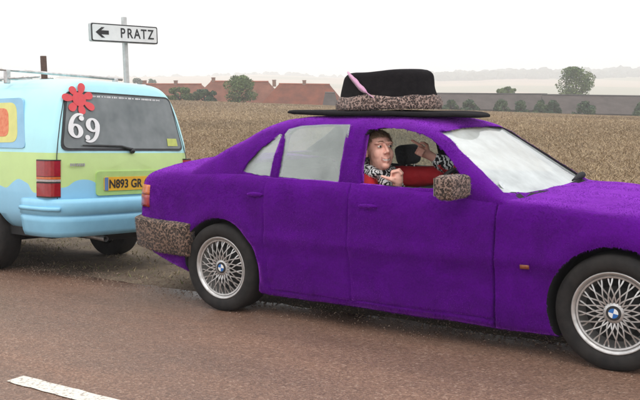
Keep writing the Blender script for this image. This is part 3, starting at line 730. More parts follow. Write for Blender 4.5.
# ---- cabin: seats, dash, steering wheel
def seat(y, x0=1.02):
    b = bmesh.new(); box(b, (x0 + .20, y, .47), (.52, .50, .16), Matrix.Rotation(-.12, 3, 'Y'), .05)
    box(b, (x0 - .07, y, .70), (.14, .50, .54), Matrix.Rotation(-.30, 3, 'Y'), .06)
    st = bmo('front_seat', b, car, M_SEAT, True)
    b = bmesh.new(); box(b, (x0 - .165, y, 1.055), (.10, .26, .15), Matrix.Rotation(-.22, 3, 'Y'), .04); bmo('headrest', b, st, M_SEAT, True)
    for q in (-.06, .06): b = bmesh.new(); tube(b, [(x0 - .14, y + q, .92), (x0 - .155, y + q, 1.02)], .007); bmo('headrest_post', b, st, M_ALLOY)
    return st
seat(-.37); seat(.37)
b = bmesh.new(); box(b, (.34, 0, .53), (.55, 1.30, .14), None, .05); box(b, (.02, 0, .78), (.14, 1.30, .50), Matrix.Rotation(-.35, 3, 'Y'), .06); bmo('rear_seat', b, car, M_SEAT, True)
b = bmesh.new(); box(b, (-.16, 0, .955), (.44, 1.30, .03)); bmo('parcel_shelf', b, car, M_INT)
b = bmesh.new(); prism(b, [(1.72, .55), (1.70, .80), (1.74, .865), (1.95, .885), (2.10, .88), (2.10, .55)], -.70, .70); bmo('dashboard', b, car, M_BLACKPL)
b = bmesh.new(); swm = Matrix.Translation((1.50, -.37, .845)) @ Matrix.Rotation(math.radians(-62), 4, 'Y')
ring = [(.185 * math.cos(k * math.pi / 18), .185 * math.sin(k * math.pi / 18), 0) for k in range(36)]
tube(b, ring, .015, 8, closed=True); ball(b, (0, 0, -.02), (.07, .07, .025))
for g in (0.2, 1.57, math.pi - .2, -1.57): tube(b, [(0, 0, -.015), (.18 * math.cos(g), .18 * math.sin(g), 0)], .014, 6)
tube(b, [(0, 0, -.02), (0, 0, -.30)], .03)
bmesh.ops.transform(b, matrix=swm, verts=b.verts); bmo('steering_wheel', b, car, M_BLACKPL, True)
# ------------------------------------------------------------------ painted people carrier parked nose-on to the other way (local x = 0 at its tail, front towards -x)
van = empty('van', (-1.81, .02, -.035), (-.052, 0, -.062))
tag(van, 'pale blue and lime green van with a red flower and 69 on its rear window', 'van')
VW = .815
vw_ = [(-4.5, .62), (-4.35, .70), (-4.0, .79), (-3.4, VW), (-.6, VW), (-.25, VW), (-.06, .80), (0, .785)]
vzt = [(-4.5, .70), (-4.35, .86), (-4.0, .95), (-3.35, 1.08), (-2.55, 1.64), (-2.1, 1.740), (-1.2, 1.760), (-.3, 1.742), (0, 1.72)]
def van_ys(z): return VW - max(0, z - 1.02) * .22 - max(0, .55 - z) * .10
def van_half(x, n=50, zb=.36):
    w, zt = sm(x, vw_) / VW, sm(x, vzt); out = []; zc = .95
    for k in range(n):
        ph = -math.pi / 2 + math.pi * k / (n - 1); p = 2 / 5.5
        c, s = abs(math.cos(ph)) ** p, math.copysign(abs(math.sin(ph)) ** p, math.sin(ph))
        z = zc + s * ((zt - zc) if s > 0 else (zc - zb)); out.append((van_ys(z) * w * c, z))
    return out
def tail_x(y, z):                                           # shape of the tail: upright below the waist, leaning forward above, bowed in plan
    return -max(0, z - 1.0) * .20 - .07 * abs(y / .8) ** 3
vxs = [-4.5, -4.47, -4.4, -4.3, -4.15] + list(np.arange(-4.0, -.25, .11)) + [-.2, -.12, -.06]
V, F = [], []; rings = []
for x in vxs:
    h = van_half(x); rings.append([(x, -y, z) for y, z in h] + [(x, y, z) for y, z in h[::-1][1:-1]])
h0 = rings[-1]
for s, dx in ((.995, .03), (.975, .05), (.93, .06), (.80, .062), (.6, .062), (.4, .062), (.2, .062), (.02, .062)):
    rings.append([(-.06 + dx, y * s, 1.04 + (z - 1.04) * s) for x, y, z in h0])
n = len(h0)
for r in rings:
    for (x, y, z) in r:
        w = sstep(-.7, 0, x); V.append((x + w * tail_x(y, z), y, z))
for i in range(len(rings) - 1):
    for k in range(n): F.append((i * n + k, i * n + (k + 1) % n, (i + 1) * n + (k + 1) % n, (i + 1) * n + k))
F.append(tuple(range(n))[::-1]); F.append(tuple((len(rings) - 1) * n + k for k in range(n)))
def vanpaint():
    """plain two-tone paint: pale blue above the waist, a lime band with a soft uneven lower edge, blue below"""
    m, t, b = newmat('two_tone_van_paint'); v = coords(t)
    sx = t.nodes.new('ShaderNodeSeparateXYZ'); t.links.new(v, sx.inputs[0])
    n = ntex(t, v, 2.6, 1); n2 = ntex(t, v, 5, 5)
    mp = t.nodes.new('ShaderNodeMath'); mp.operation = 'MULTIPLY_ADD'; t.links.new(n.outputs[0], mp.inputs[0]); mp.inputs[1].default_value = -.42; t.links.new(sx.outputs[2], mp.inputs[2])
    blue, lime, low = (.43, .79, .84), (.52, .69, .26), (.28, .58, .78)
    def above(val, thr):
        q = t.nodes.new('ShaderNodeMath'); q.operation = 'GREATER_THAN'; t.links.new(val, q.inputs[0]); q.inputs[1].default_value = thr; return q.outputs[0]
    c = mixc(t, above(mp.outputs[0], .60), low, lime); c = mixc(t, above(sx.outputs[2], 1.085), c, blue)
    r = ramp(t, [(.35, (.96,) * 3), (.65, (1.02,) * 3)]); t.links.new(n2.outputs[0], r.inputs[0])
    t.links.new(mixc(t, 1, c, r.outputs[0], 'MULTIPLY'), b.inputs['Base Color']); b.inputs['Roughness'].default_value = .42
    b.inputs['Coat Weight'].default_value = .25; return m
M_VAN = vanpaint(); M_VBLUE = pm('van_bumper_blue', (.26, .58, .78), (.24, .54, .74), 12, .45, coat=.2)
me = bpy.data.meshes.new('van'); me.from_pydata(V, [], F); me.update()
b = bmesh.new(); b.from_mesh(me); bmesh.ops.recalc_face_normals(b, faces=b.faces); b.to_mesh(me); b.free()
VAX = (-1.12, -3.80); cut = []
for ax in VAX:
    for sgn in (-1, 1):
        b = bmesh.new(); rr, ff = lathe(b, [(.37, .45), (.37, 1.1)], 36); cap(b, rr[0]); cap(b, rr[1][::-1])
        for v in b.verts: v.co = Vector((v.co.x + ax, v.co.y * sgn, v.co.z + .33))
        cut.append(b)
me = boolean(me, cut)
b = bmesh.new(); b.from_mesh(me)
for f in b.faces:
    c = f.calc_center_median(); f.smooth = True
    if any(math.hypot(c.x - ax, c.z - .33) < .374 for ax in VAX) and abs(f.normal.y) < .6 or (abs(c.y) < .46 and c.z < .75 and any(abs(c.x - ax) < .37 for ax in VAX)): f.material_index = 1
b.to_mesh(me); b.free()
link('body', me, van, [M_VAN, M_DARKMETAL])
# hatch: dark rear window with its frame, plate in a recess, badge, wiper
def tail_patch(name, poly, off, thick, mats, parent=van, sub=4):
    """a piece lying on the tail: outline in (y, z), y positive to the van's right"""
    b = bmesh.new(); vs = [b.verts.new((0, y, z)) for y, z in poly]; f = b.faces.new(vs)
    bmesh.ops.triangulate(b, faces=[f]); 
    bmesh.ops.subdivide_edges(b, edges=[e for e in b.edges if e.calc_length() > .15], cuts=sub, use_grid_fill=True)
    bmesh.ops.triangulate(b, faces=b.faces)
    r = bmesh.ops.extrude_face_region(b, geom=b.faces[:]); top = {g for g in r['geom'] if isinstance(g, bmesh.types.BMVert)}
    for v in b.verts:
        base = tail_x(v.co.y, v.co.z) + .002; v.co.x = base + (off if v in top else off - thick)
    return bmo(name, b, parent, mats)
def rounded(poly, r, k=5):
    out = []; n = len(poly)
    for i in range(n):
        p, a, c = (Vector(poly[i]), Vector(poly[i - 1]), Vector(poly[(i + 1) % n])); da, dc = (a - p).normalized(), (c - p).normalized()
        for j in range(k + 1):
            t = j / k; q = (p + da * r) * (1 - t) ** 2 + p * 2 * t * (1 - t) + (p + dc * r) * t * t; out.append((q.x, q.y))
    return out
mtw, ttw, btw = newmat('tinted_rear_glass'); btw.inputs['Base Color'].default_value = (.055, .07, .07, 1); btw.inputs['Roughness'].default_value = .08
nn = ntex(ttw, coords(ttw), 3, 3); rr_ = ramp(ttw, [(.35, (.11, .13, .13)), (.65, (.20, .22, .22))]); ttw.links.new(nn.outputs[0], rr_.inputs[0]); ttw.links.new(rr_.outputs[0], btw.inputs['Base Color'])
tail_patch('window_seal', rounded([(-.695, 1.105), (.695, 1.105), (.585, 1.615), (-.585, 1.615)], .07), .006, .03, M_BLACKPL)
rw = tail_patch('rear_window', rounded([(-.672, 1.125), (.672, 1.125), (.567, 1.597), (-.567, 1.597)], .06), .011, .02, mtw)
# stickers on the glass
mred = pm('red_sticker', (.72, .075, .085), (.62, .06, .07), 9, .5)
def flower(cy, cz, r):
    pts = []; n = 112
    for k in range(n):
        g = 2 * math.pi * k / n; q = abs(math.cos(3.5 * g + .3)); rad = r * (.30 + .70 * q ** .6) * (1 + .10 * math.sin(g * 2 + 1)); pts.append((cy + rad * math.cos(g), cz + rad * math.sin(g) * .95))
    b = bmesh.new()
    for k in range(8):
        g = 2 * math.pi * k / 7 + .35; L_, w_ = r * (.95 + .10 * math.sin(k * 2.4)), r * .24; vs_ = []
        for lay in (0, .004):
            ring_ = []
            for q in range(24):
                a = 2 * math.pi * q / 24; u, w = ((.30 + .66 * (.5 + .5 * math.cos(a))) * L_, w_ * math.sin(a) * (.85 + .25 * math.cos(a))) if k < 7 else (r * .40 * math.cos(a), r * .40 * math.sin(a))
                y, z = cy + u * math.cos(g) - w * math.sin(g), cz + (u * math.sin(g) + w * math.cos(g)) * .95; ring_.append(b.verts.new((tail_x(y, z) + .018 + lay + .0005 * k, y, z)))
            vs_.append(ring_); b.faces.new(ring_)
        for q in range(24): b.faces.new((vs_[0][q], vs_[0][(q + 1) % 24], vs_[1][(q + 1) % 24], vs_[1][q]))
    bmo('flower_sticker', b, rw, mred)
flower(-.475, 1.545, .160)
def on_tail(me_, name, y, z, mats, parent, off, sx=1.0):
    """lay a text mesh made in the XY plane on the tail, reading from behind"""
    for v in me_.vertices:
        p = v.co.copy(); yy, zz = y + p.x * sx, z + p.y; v.co = (tail_x(yy, zz) + .002 + off + p.z, yy, zz)
    return link(name, me_, parent, mats)
def numeral(cy, cz, turn):
    """bold round-bodied 6 (turned half round it is the 9), built from a bowl, a tapering stem and a ball end"""
    S = .92; b = bmesh.new(); n_ = 36; pieces = []
    ou = [(.074 * math.cos(2 * math.pi * k / n_), .066 * math.sin(2 * math.pi * k / n_)) for k in range(n_)]; inn = [(.026 * math.cos(2 * math.pi * k / n_), .046 * math.sin(2 * math.pi * k / n_)) for k in range(n_)]
    L_, R_ = [], []
    for k in range(13):
        t = k / 12; g = math.pi * (1.02 - .62 * t); cx_, cz2 = .060 + .110 * math.cos(g), .005 + .150 * math.sin(g); w = .026 * (1 - .72 * t); L_.append((cx_ - w * math.cos(g) * -1, cz2 + w * math.sin(g))); R_.append((cx_ + w * math.cos(g) * -1, cz2 - w * math.sin(g)))
    ballp = [(.072 + .026 * math.cos(2 * math.pi * k / 16), .118 + .024 * math.sin(2 * math.pi * k / 16)) for k in range(16)]
    def pt(q, lay):
        y, z = (q[0], q[1] - .045); y, z = (-y, -z) if turn else (y, z); y, z = cy + y * S, cz + z * S; return (tail_x(y, z) + .022 + lay, y, z)
    for lay in (0, .003):
        a = [b.verts.new(pt(q, lay)) for q in ou]; c_ = [b.verts.new(pt(q, lay)) for q in inn]
        for k in range(n_): b.faces.new((a[k], a[(k + 1) % n_], c_[(k + 1) % n_], c_[k]))
        l1 = [b.verts.new(pt(q, lay + .0006)) for q in L_]; r1 = [b.verts.new(pt(q, lay + .0006)) for q in R_]
        for k in range(12): b.faces.new((l1[k], l1[k + 1], r1[k + 1], r1[k]))
        b.faces.new([b.verts.new(pt(q, lay + .0012)) for q in ballp])
    return bmo('number_sticker', b, rw, M_WHITE)
numeral(-.545, 1.315, False); numeral(-.375, 1.285, True)
b = bmesh.new(); k = -.36                                    # a line of small print along the top of the glass, too fine to read
while k < .44:
    w = random.uniform(.008, .02); q = 1.578; box(b, (tail_x(k, q) + .0135, k, q), (.002, w, .014 * random.choice((.7, 1, 1)))); k += w + random.choice((.005, .005, .014))
tag(bmo('small_print', b, rw, M_WHITE), kind='stuff')
tail_patch('yellow_sticker', [(.47, 1.15), (.61, 1.15), (.60, 1.22), (.47, 1.22)], .0135, .002, pm('yellow_green_sticker', (.55, .60, .15), (.45, .5, .12), 20, .6), rw, 1)
b = bmesh.new(); P = [(tail_x(y, z) + .028, y, z) for y, z in ((.02, 1.115), (-.10, 1.145), (-.35, 1.150), (-.50, 1.150))]; tube(b, P, [.014, .010, .009, .006], 6); ball(b, (tail_x(.02, 1.10) + .02, .02, 1.105), .026); bmo('rear_wiper', b, van, M_BLACKPL, True)
# plate and hatch handle
M_LIME = pm('lime_paint', (.42, .60, .20), (.38, .55, .18), 12, .42, coat=.2)
tail_patch('plate_surround', rounded([(-.38, .715), (.31, .715), (.31, .925), (-.38, .925)], .03), .012, .03, M_LIME)
mpl = pm('yellow_plate', (.80, .44, .03), (.70, .37, .025), 12, .4)
pl = tail_patch('number_plate', rounded([(-.305, .755), (.225, .755), (.225, .875), (-.305, .875)], .012, 3), .020, .008, mpl)
on_tail(textmesh('N893 GR', .105, .0022, .0008), 'plate_lettering', -.075, .811, M_BLACK, pl, .0225, .90)
tail_patch('plate_band', [(-.302, .758), (-.265, .758), (-.265, .872), (-.302, .872)], .0215, .002, pm('plate_blue', (.12, .22, .42), (.1, .18, .36), 10, .4), pl, 1)
tail_patch('hatch_handle', rounded([(-.02, .585), (.16, .585), (.16, .645), (-.02, .645)], .015), .014, .02, M_BLACKPL)
b = bmesh.new()
for k in range(7): box(b, (tail_x(-.56, .985) + .008, -.625 + k * .022, .985), (.004, .015, .024))
tag(bmo('model_badge', b, van, M_ALLOY), kind='stuff')
# hatch shut lines
b = bmesh.new()
for s in (-1, 1): tube(b, [(tail_x(s * y, z) + .0005 - (.0), s * y, z) for y, z in ((.735, .70), (.738, .9), (.730, 1.06), (.700, 1.2), (.660, 1.36), (.605, 1.54))], .004, 5)
tag(bmo('hatch_gap', b, van, M_BLACKPL), kind='stuff')
# tall tail lamps wrapped round the corners
def tail_lamp(s):
    def seg(name, za, zb_, mat, parent):
        b = bmesh.new(); rings_ = []
        for z in np.linspace(za, zb_, 4):
            ys_ = van_ys(z)
            P = [(-.22, ys_ + .008), (-.15, ys_ + .009), (-.088, ys_ + .004), (-.052, ys_ - .03), (-.042, ys_ - .105)]
            P2 = [(x, y) for x, y in catmull(P, 10)]; inn = [(x - .03, y - .03) for x, y in P2]
            rings_.append([b.verts.new((x, s * y, z)) for x, y in P2 + inn[::-1]])
        for A, B in zip(rings_, rings_[1:]):
            for k in range(len(A)): b.faces.new((A[k], A[(k + 1) % len(A)], B[(k + 1) % len(A)], B[k]))
        b.faces.new(rings_[0]); b.faces.new(rings_[-1][::-1]); return bmo(name, b, parent, mat, False)
    root = seg('tail_lamp', .72, .832, mRd, van); seg('amber_lens', .864, .885, mAm, root); seg('red_lens', .888, 1.02, mRd, root); seg('lamp_divider', .829, .841, M_BLACKPL, root); seg('lamp_divider', .884, .890, M_BLACKPL, root); seg('lamp_divider', .710, .722, M_BLACKPL, root); seg('lamp_divider', 1.016, 1.028, M_BLACKPL, root); seg('reversing_lens', .845, .862, pm('clear_lens', (.5, .42, .40), (.4, .33, .32), 60, .3), root)
for s in (-1, 1): tail_lamp(s)
# bumper wrapped round the tail
def van_bumper():
    half_ = [(-.46, -.80), (-.28, -.815), (-.12, -.80), (-.01, -.735), (.05, -.60), (.075, -.35), (.085, 0)]
    path_ = catmull(half_ + [(x, -y) for x, y in half_[::-1][1:]], 48); prof = [(-.05, .70), (.012, .695), (.024, .66), (.026, .568), (.010, .560), (.010, .548), (.022, .540), (.012, .50), (.0, .42), (-.02, .375), (-.08, .37)]
    Vv, Ff = [], []; P = [Vector((x, y, 0)) for x, y in path_]; n_ = len(prof)
    for i, p in enumerate(P):
        d = (P[min(i + 1, len(P) - 1)] - P[max(i - 1, 0)]).normalized(); o_ = Vector((d.y, -d.x, 0)); o_ = o_ if o_.dot(p - Vector((-.5, 0, 0))) > 0 else -o_
        for a, z in prof: q = p + o_ * a; q.z = z; Vv.append(q)
    for i in range(len(P) - 1):
        for k in range(n_): Ff.append((i * n_ + k, (i + 1) * n_ + k, (i + 1) * n_ + (k + 1) % n_, i * n_ + (k + 1) % n_))
    Ff += [tuple(range(n_)), tuple(range((len(P) - 1) * n_, len(P) * n_))]
    b = bmesh.new(); vv = [b.verts.new(p) for p in Vv]
    for f in Ff: b.faces.new([vv[i] for i in f])
    o = bmo('rear_bumper', b, van, M_VBLUE, True); 
    for s in (-1, 1):
        b = bmesh.new(); pts = [(x + .03 * (x > -.2), s * (-y + .024), .615) for x, y in half_[:4]]; tube(b, [Vector(p) for p in catmull(pts, 12)], .020, 6); bmo('bumper_strip', b, o, M_VBLUE, True)
    return o
van_bumper()
# side: painted-over rear window panel with an orange patch on a yellow ground, door gap
def side_patch(name, poly, s, off, thick, mat, parent=van):
    b = bmesh.new(); vs = [b.verts.new((x, 0, z)) for x, z in poly]; f = b.faces.new(vs); r = bmesh.ops.extrude_face_region(b, geom=[f]); top = {g for g in r['geom'] if isinstance(g, bmesh.types.BMVert)}
    for v in b.verts: v.co.y = s * (van_ys(v.co.z) + (off if v in top else off - thick))
    return bmo(name, b, parent, mat)
for s in (-1, 1):
    sw = side_patch('side_window', rounded([(-1.95, 1.12), (-.42, 1.12), (-.60, 1.56), (-1.85, 1.56)], .06), s, .0015, .02, pm('painted_over_glass', (.26, .50, .68), (.22, .44, .62), 6, .2))
    side_patch('painted_patch', rounded([(-1.75, 1.15), (-.55, 1.17), (-.68, 1.52), (-1.70, 1.52)], .10), s, .0035, .003, pm('pale_yellow_paint', (.68, .66, .22), (.6, .6, .2), 8, .5), sw)
    side_patch('painted_patch', rounded([(-1.70, 1.21), (-.70, 1.22), (-.79, 1.47), (-1.66, 1.47)], .08), s, .0055, .003, pm('orange_red_paint', (.62, .13, .05), (.7, .25, .12), 30, .5), sw)
    side_patch('side_window', rounded([(-2.95, 1.12), (-2.05, 1.12), (-2.05, 1.56), (-2.45, 1.56)], .05), s, .002, .02, mtw)
b = bmesh.new(); prism(b, rounded([(-.60, 1.12), (.60, 1.12), (.54, 1.50), (-.54, 1.50)], .05), -.006, .006, 'yz'); bmesh.ops.transform(b, matrix=Matrix.Translation((-2.98, 0, 1.34)) @ Matrix.Rotation(math.radians(55), 4, 'Y') @ Matrix.Translation((0, 0, -1.31)), verts=b.verts); bmo('windscreen', b, van, mtw)
# wheels
mhub = pm('painted_wheel_disc', (.62, .62, .16), (.5, .52, .14), 14, .5)
def van_wheel(ax, s):
    b = bmesh.new(); tp = [(.195, .0), (.205, -.02), (.235, -.03), (.285, -.028), (.315, -.01), (.325, .02), (.325, .16), (.315, .185), (.2, .19)]; lathe(b, tp, 48); w = bmo('wheel', b, van, M_TYRE, True)
    b = bmesh.new(); lathe(b, [(.001, -.02), (.05, -.02), (.06, .0), (.13, .012), (.165, -.004), (.19, .0), (.2, -.012), (.203, .03)], 40); bmo('wheel_disc', b, w, mhub, True)
    w.location = (ax, s * .775, .325); w.rotation_euler = (0, 0, 0 if s < 0 else math.pi)
for ax in VAX:
    for s in (-1, 1): van_wheel(ax, s)
b = bmesh.new(); box(b, (-2.45, 0, .275), (1.9, 1.50, .16)); box(b, (-.50, 0, .40), (.62, 1.40, .10)); box(b, (-2.5, 0, .36), (3.6, .95, .12)); tube(b, [(-1.12, -.7, .33), (-1.12, .7, .33)], .045); box(b, (-.45, .2, .36), (.5, .7, .16), None, .05); bmo('underbody', b, van, M_DARKMETAL)
b = bmesh.new(); tube(b, [(-.5, -.28, .36), (.03, -.30, .335)], .026, 12, caps=False); bmo('exhaust_pipe', b, van, M_ALLOY, True)
b = bmesh.new(); box(b, (.05, .30, .40), (.20, .06, .06), None, .01); tube(b, [(.13, .30, .42), (.13, .30, .48)], .018); ball(b, (.13, .30, .50), .028); bmo('tow_ball', b, van, M_VBLUE, True)
# roof bars, each on two feet
for x in (-.98, -1.95):
    b = bmesh.new(); tube(b, [(x, -.70, 1.825), (x, .70, 1.825)], .014, 8); bar = bmo('roof_bar', b, van, M_ALLOY, True)
    for s in (-1, 1):
        b = bmesh.new(); box(b, (x, s * .61, 1.765), (.05, .045, .13), None, .008); bmo('roof_bar_foot', b, bar, M_ALLOY)
for s in (-1, 1):
    b = bmesh.new(); tube(b, [(-2.2, s * .60, 1.750), (-.5, s * .60, 1.745)], .010, 6); bmo('roof_rail', b, van, M_ALLOY, True)
# ------------------------------------------------------------------ giant fedora lying on the car roof
HX, HY = .90, 0.0
hat = empty('hat', (HX, HY, 1.370)); tag(hat, 'giant black fedora with leopard band and pink feather lying on the car roof', 'hat')
M_FELT = pm('black_felt', (.009, .008, .009), (.015, .013, .014), 25, .95, bumps=(140, .5, .006), spec=.08)
def brim_z(x, y):                                            # local: follows the roof, sags a little at both ends
    return -.012 - .026 * (x + .03) - .014 * sstep(.45, .8, x) - .006 * sstep(.3, .5, abs(y)) + .010 * noise.noise(Vector((x * 3.5, y * 3.5, 3)))
def brim():
    b = bmesh.new(); NA = 72; rs = [.30, .5, .7, .85, .94, .985, 1.0]; layers = []
    for top in (1, 0):
        L = []
        for r in rs:
            ring = []
            for k in range(NA):
                g = 2 * math.pi * k / NA; x, y = -.03 + .77 * r * math.cos(g), .50 * r * math.sin(g); th = .030 if r < .97 else (.025 if r < .99 else .018)
                ring.append(b.verts.new((x, y, brim_z(x, y) + (th if top else (0 if r < .97 else .006)))))
            L.append(ring)
        layers.append(L)
    for L in layers:
        for A, B in zip(L, L[1:]):
            for k in range(NA): b.faces.new((A[k], A[(k + 1) % NA], B[(k + 1) % NA], B[k]))
    for i in (0, -1):
        A, B = layers[0][i], layers[1][i]
        for k in range(NA): b.faces.new((A[k], A[(k + 1) % NA], B[(k + 1) % NA], B[k]))
    return bmo('brim', b, hat, M_FELT, True)
brim()
def crown_pt(g, t):
    """t 0 at the band, 1 at the rim of the top"""
    rx, ry = .365 - .030 * t ** 1.6, .30 - .040 * t ** 1.4; q = 1 + .03 * noise.noise(Vector((math.cos(g) * 2, math.sin(g) * 2, t * 2)))
    return rx * q * math.cos(g), ry * q * math.sin(g), .03 + .195 * t
def crown():
    b = bmesh.new(); NA = 64; rings = []
    for t in np.linspace(0, 1, 10):
        rings.append([b.verts.new(crown_pt(2 * math.pi * k / NA, t)) for k in range(NA)])
    for s, dz in ((.992, .022), (.97, .040), (.93, .054), (.86, .066), (.75, .073), (.6, .072), (.4, .062), (.2, .054), (.03, .052)):
        ring = []
        for k in range(NA):
            g = 2 * math.pi * k / NA; x, y, z = crown_pt(g, 1); x, y = x * s, y * s
            z += dz - .020 * math.exp(-((x + .05) / .13) ** 2) * sstep(1, .7, s) - .016 * sstep(.10, .36, -x) ; ring.append(b.verts.new((x, y, z)))
        rings.append(ring)
    for A, B in zip(rings, rings[1:]):
        for k in range(NA): b.faces.new((A[k], A[(k + 1) % NA], B[(k + 1) % NA], B[k]))
    b.faces.new(rings[-1]); return bmo('crown', b, hat, M_FELT, True)
crown()
b = bmesh.new(); NA = 72; rings = []
for z, o_ in ((.026, .0), (.028, .014), (.045, .020), (.075, .020), (.105, .016), (.118, .010), (.112, -.005)):
    ring = []
    for k in range(NA):
        g = 2 * math.pi * k / NA; x, y, _ = crown_pt(g, max(0, (z - .03) / .195)); l_ = math.hypot(x, y); u = 1 + (o_ + .012 * noise.noise(Vector((math.cos(g) * 5, math.sin(g) * 5, z * 9)))) / l_
        ring.append(b.verts.new((x * u, y * u, z + (.022 * noise.noise(Vector((g * 1.8, 0, 2))) if z > .06 else 0))))
    rings.append(ring)
for A, B in zip(rings, rings[1:]):
    for k in range(NA): b.faces.new((A[k], A[(k + 1) % NA], B[(k + 1) % NA], B[k]))
o = bmo('hat_band', b, hat, leopard('leopard_band', (.38, .26, .22), (.02, .014, .014), (.19, .11, .085), 70), True); fur(o.data, 9000, .014, .003, (0, 0, -1), .7)
# pink feather tucked behind the band, leaning back over the crown
mfe = pm('pink_feather', (.72, .40, .56), (.58, .27, .45), 60, .8, sheen=.3); b = bmesh.new(); NP = 15; pts = []
def side_pt(u):                                              # u 0 at the quill by the band, 1 at the tip
    g = -math.pi / 2 + .20 - .76 * u; t = .34 + .98 * u; x, y, z = crown_pt(g, min(1, t)); n_ = Vector((x / .365 ** 2, y / .30 ** 2, 0)).normalized(); p = Vector((x, y, z + max(0, t - 1) * .2)) + n_ * (.014 + .014 * math.sin(u * math.pi)); return p, n_
Ls = []
for k in range(NP):
    u = k / (NP - 1); p, n_ = side_pt(u); d = (side_pt(min(1, u + .02))[0] - side_pt(max(0, u - .02))[0]).normalized(); s_ = d.cross(n_).normalized()
    w = .004 if u < .22 else .019 * math.sin(min(1, (u - .22) / .78 * .9 + .08) * math.pi) ** .6 + .003
    j1, j2 = 1 + .15 * random.uniform(-1, 1), 1 + .15 * random.uniform(-1, 1)
    Ls.append([b.verts.new(p - s_ * w * j1 + n_ * .0), b.verts.new(p + n_ * .004), b.verts.new(p + s_ * w * j2), b.verts.new(p - n_ * .002)])
for A, B in zip(Ls, Ls[1:]):
    for k in range(4): b.faces.new((A[k], A[(k + 1) % 4], B[(k + 1) % 4], B[k]))
b.faces.new(Ls[0]); b.faces.new(Ls[-1]); bmo('feather', b, hat, mfe, True)
# ------------------------------------------------------------------ the driver: leaning to the open window, both hands raised
per = empty('person', (1.0, -.37, .50))
tag(per, 'smiling driver with short brown hair, red jacket and zebra print collar, pointing fingers', 'person')
def P_(v): return Vector(v) - Vector((1.0, -.37, .50))      # world -> person
mskin, tsk, bsk = newmat('skin'); nsk = ntex(tsk, coords(tsk), 22, 3); rsk = ramp(tsk, [(.35, (.84, .44, .345)), (.65, (.88, .50, .40))]); tsk.links.new(nsk.outputs[0], rsk.inputs[0]); tsk.links.new(rsk.outputs[0], bsk.inputs['Base Color'])
bsk.inputs['Roughness'].default_value = .5; bsk.inputs['Subsurface Weight'].default_value = .12; bsk.inputs['Subsurface Radius'].default_value = (.012, .005, .003); bsk.inputs['Subsurface Scale'].default_value = .6
mlip = pm('lips', (.58, .27, .22), (.52, .22, .18), 30, .45); mteeth = pm('teeth', (.75, .72, .66), (.7, .67, .6), 40, .35)
mhair = pm('brown_hair', (.30, .185, .11), (.18, .11, .065), 120, .6, bumps=(240, .6, .004)); mred_j = pm('red_jacket', (.64, .014, .026), (.52, .012, .022), 9, .75, bumps=(12, .5, .02))
def zebra():
    m, t, b = newmat('zebra_plush'); v = coords(t); w = t.nodes.new('ShaderNodeTexWave'); w.inputs['Scale'].default_value = 12; w.inputs['Distortion'].default_value = 14; w.inputs['Detail'].default_value = 2; w.inputs['Detail Scale'].default_value = 1.6
    t.links.new(v, w.inputs['Vector']); r = ramp(t, [(.46, (.012, .012, .014)), (.52, (.85, .85, .85))]); t.links.new(w.outputs[0], r.inputs[0]); t.links.new(r.outputs[0], b.inputs['Base Color']); b.inputs['Roughness'].default_value = .9; return m
mzeb = zebra()
HC = Vector((1.085, -.455, 1.126)); HS = 1.17; Fd = Vector((.83, -.55, .20)).normalized(); Sd = Vector((0, 0, 1)).cross(Fd).normalized(); Ud = Fd.cross(Sd)
def ballh(b, c, r, rot=None, u=16, v=10): ball(b, c, tuple(k * HS for k in r), rot, u, v)
HM = Matrix((Fd, Sd, Ud)).transposed()                       # head axes: x face, y left, z crown
def H(x, y, z): return P_(HC + HM @ (Vector((x, y, z)) * HS))
b = bmesh.new()
ballh(b, H(-.012, 0, .030), (.094, .074, .082), HM, 24, 16)   # cranium
ballh(b, H(.026, 0, -.030), (.066, .064, .084), HM, 20, 14)   # face
ballh(b, H(.020, 0, -.062), (.060, .058, .044), HM)           # jaw
ballh(b, H(.066, 0, -.094), (.022, .024, .018), HM)           # chin
for s in (-1, 1):
    ballh(b, H(.050, s * .032, -.026), (.034, .030, .038), HM)      # cheek
    ballh(b, H(.072, s * .028, .033), (.020, .030, .010), HM)       # brow
    ballh(b, H(-.016, s * .078, -.006), (.018, .008, .027), HM @ Matrix.Rotation(s * -.25, 3, 'Z'))     # ear
    ballh(b, H(-.008, s * .075, -.024), (.011, .008, .011), HM)
    ballh(b, H(.097, s * .012, -.026), (.012, .009, .008), HM)      # nostril wing
limb(b, [H(.086, 0, .022), H(.100, 0, .0), H(.112, 0, -.020)], [.009, .0105, .013])     # nose
limb(b, [H(.078, .026, -.056), H(.091, 0, -.060), H(.078, -.026, -.056)], [.005, .0075, .005])   # upper lip
limb(b, [H(.076, .022, -.068), H(.087, 0, -.075), H(.076, -.022, -.068)], [.005, .008, .005])   # lower lip
limb(b, [H(-.022, 0, -.05), H(-.030, 0, -.13), P_((1.03, -.415, .93))], [.056, .058, .070])    # neck
ball(b, P_((1.0, -.36, .82)), (.10, .17, .18)); ball(b, P_((.98, -.37, .60)), (.12, .16, .16))  # trunk under the jacket
RS, RE, RW_, = Vector((1.02, -.545, .925)), Vector((1.20, -.60, .665)), Vector((1.253, -.525, .885))
LS, LE, LW_ = Vector((1.05, -.185, .93)), Vector((1.48, -.05, .955)), Vector((1.375, -.20, 1.062))
limb(b, [P_(RS), P_(RE), P_(RW_)], [.050, .042, .029]); limb(b, [P_(LS), P_(LE), P_(LW_)], [.050, .042, .029])
Lt, Up, Tw = cR, Vector((0, 0, 1)), -cD                      # hands: sideways, up, towards the window
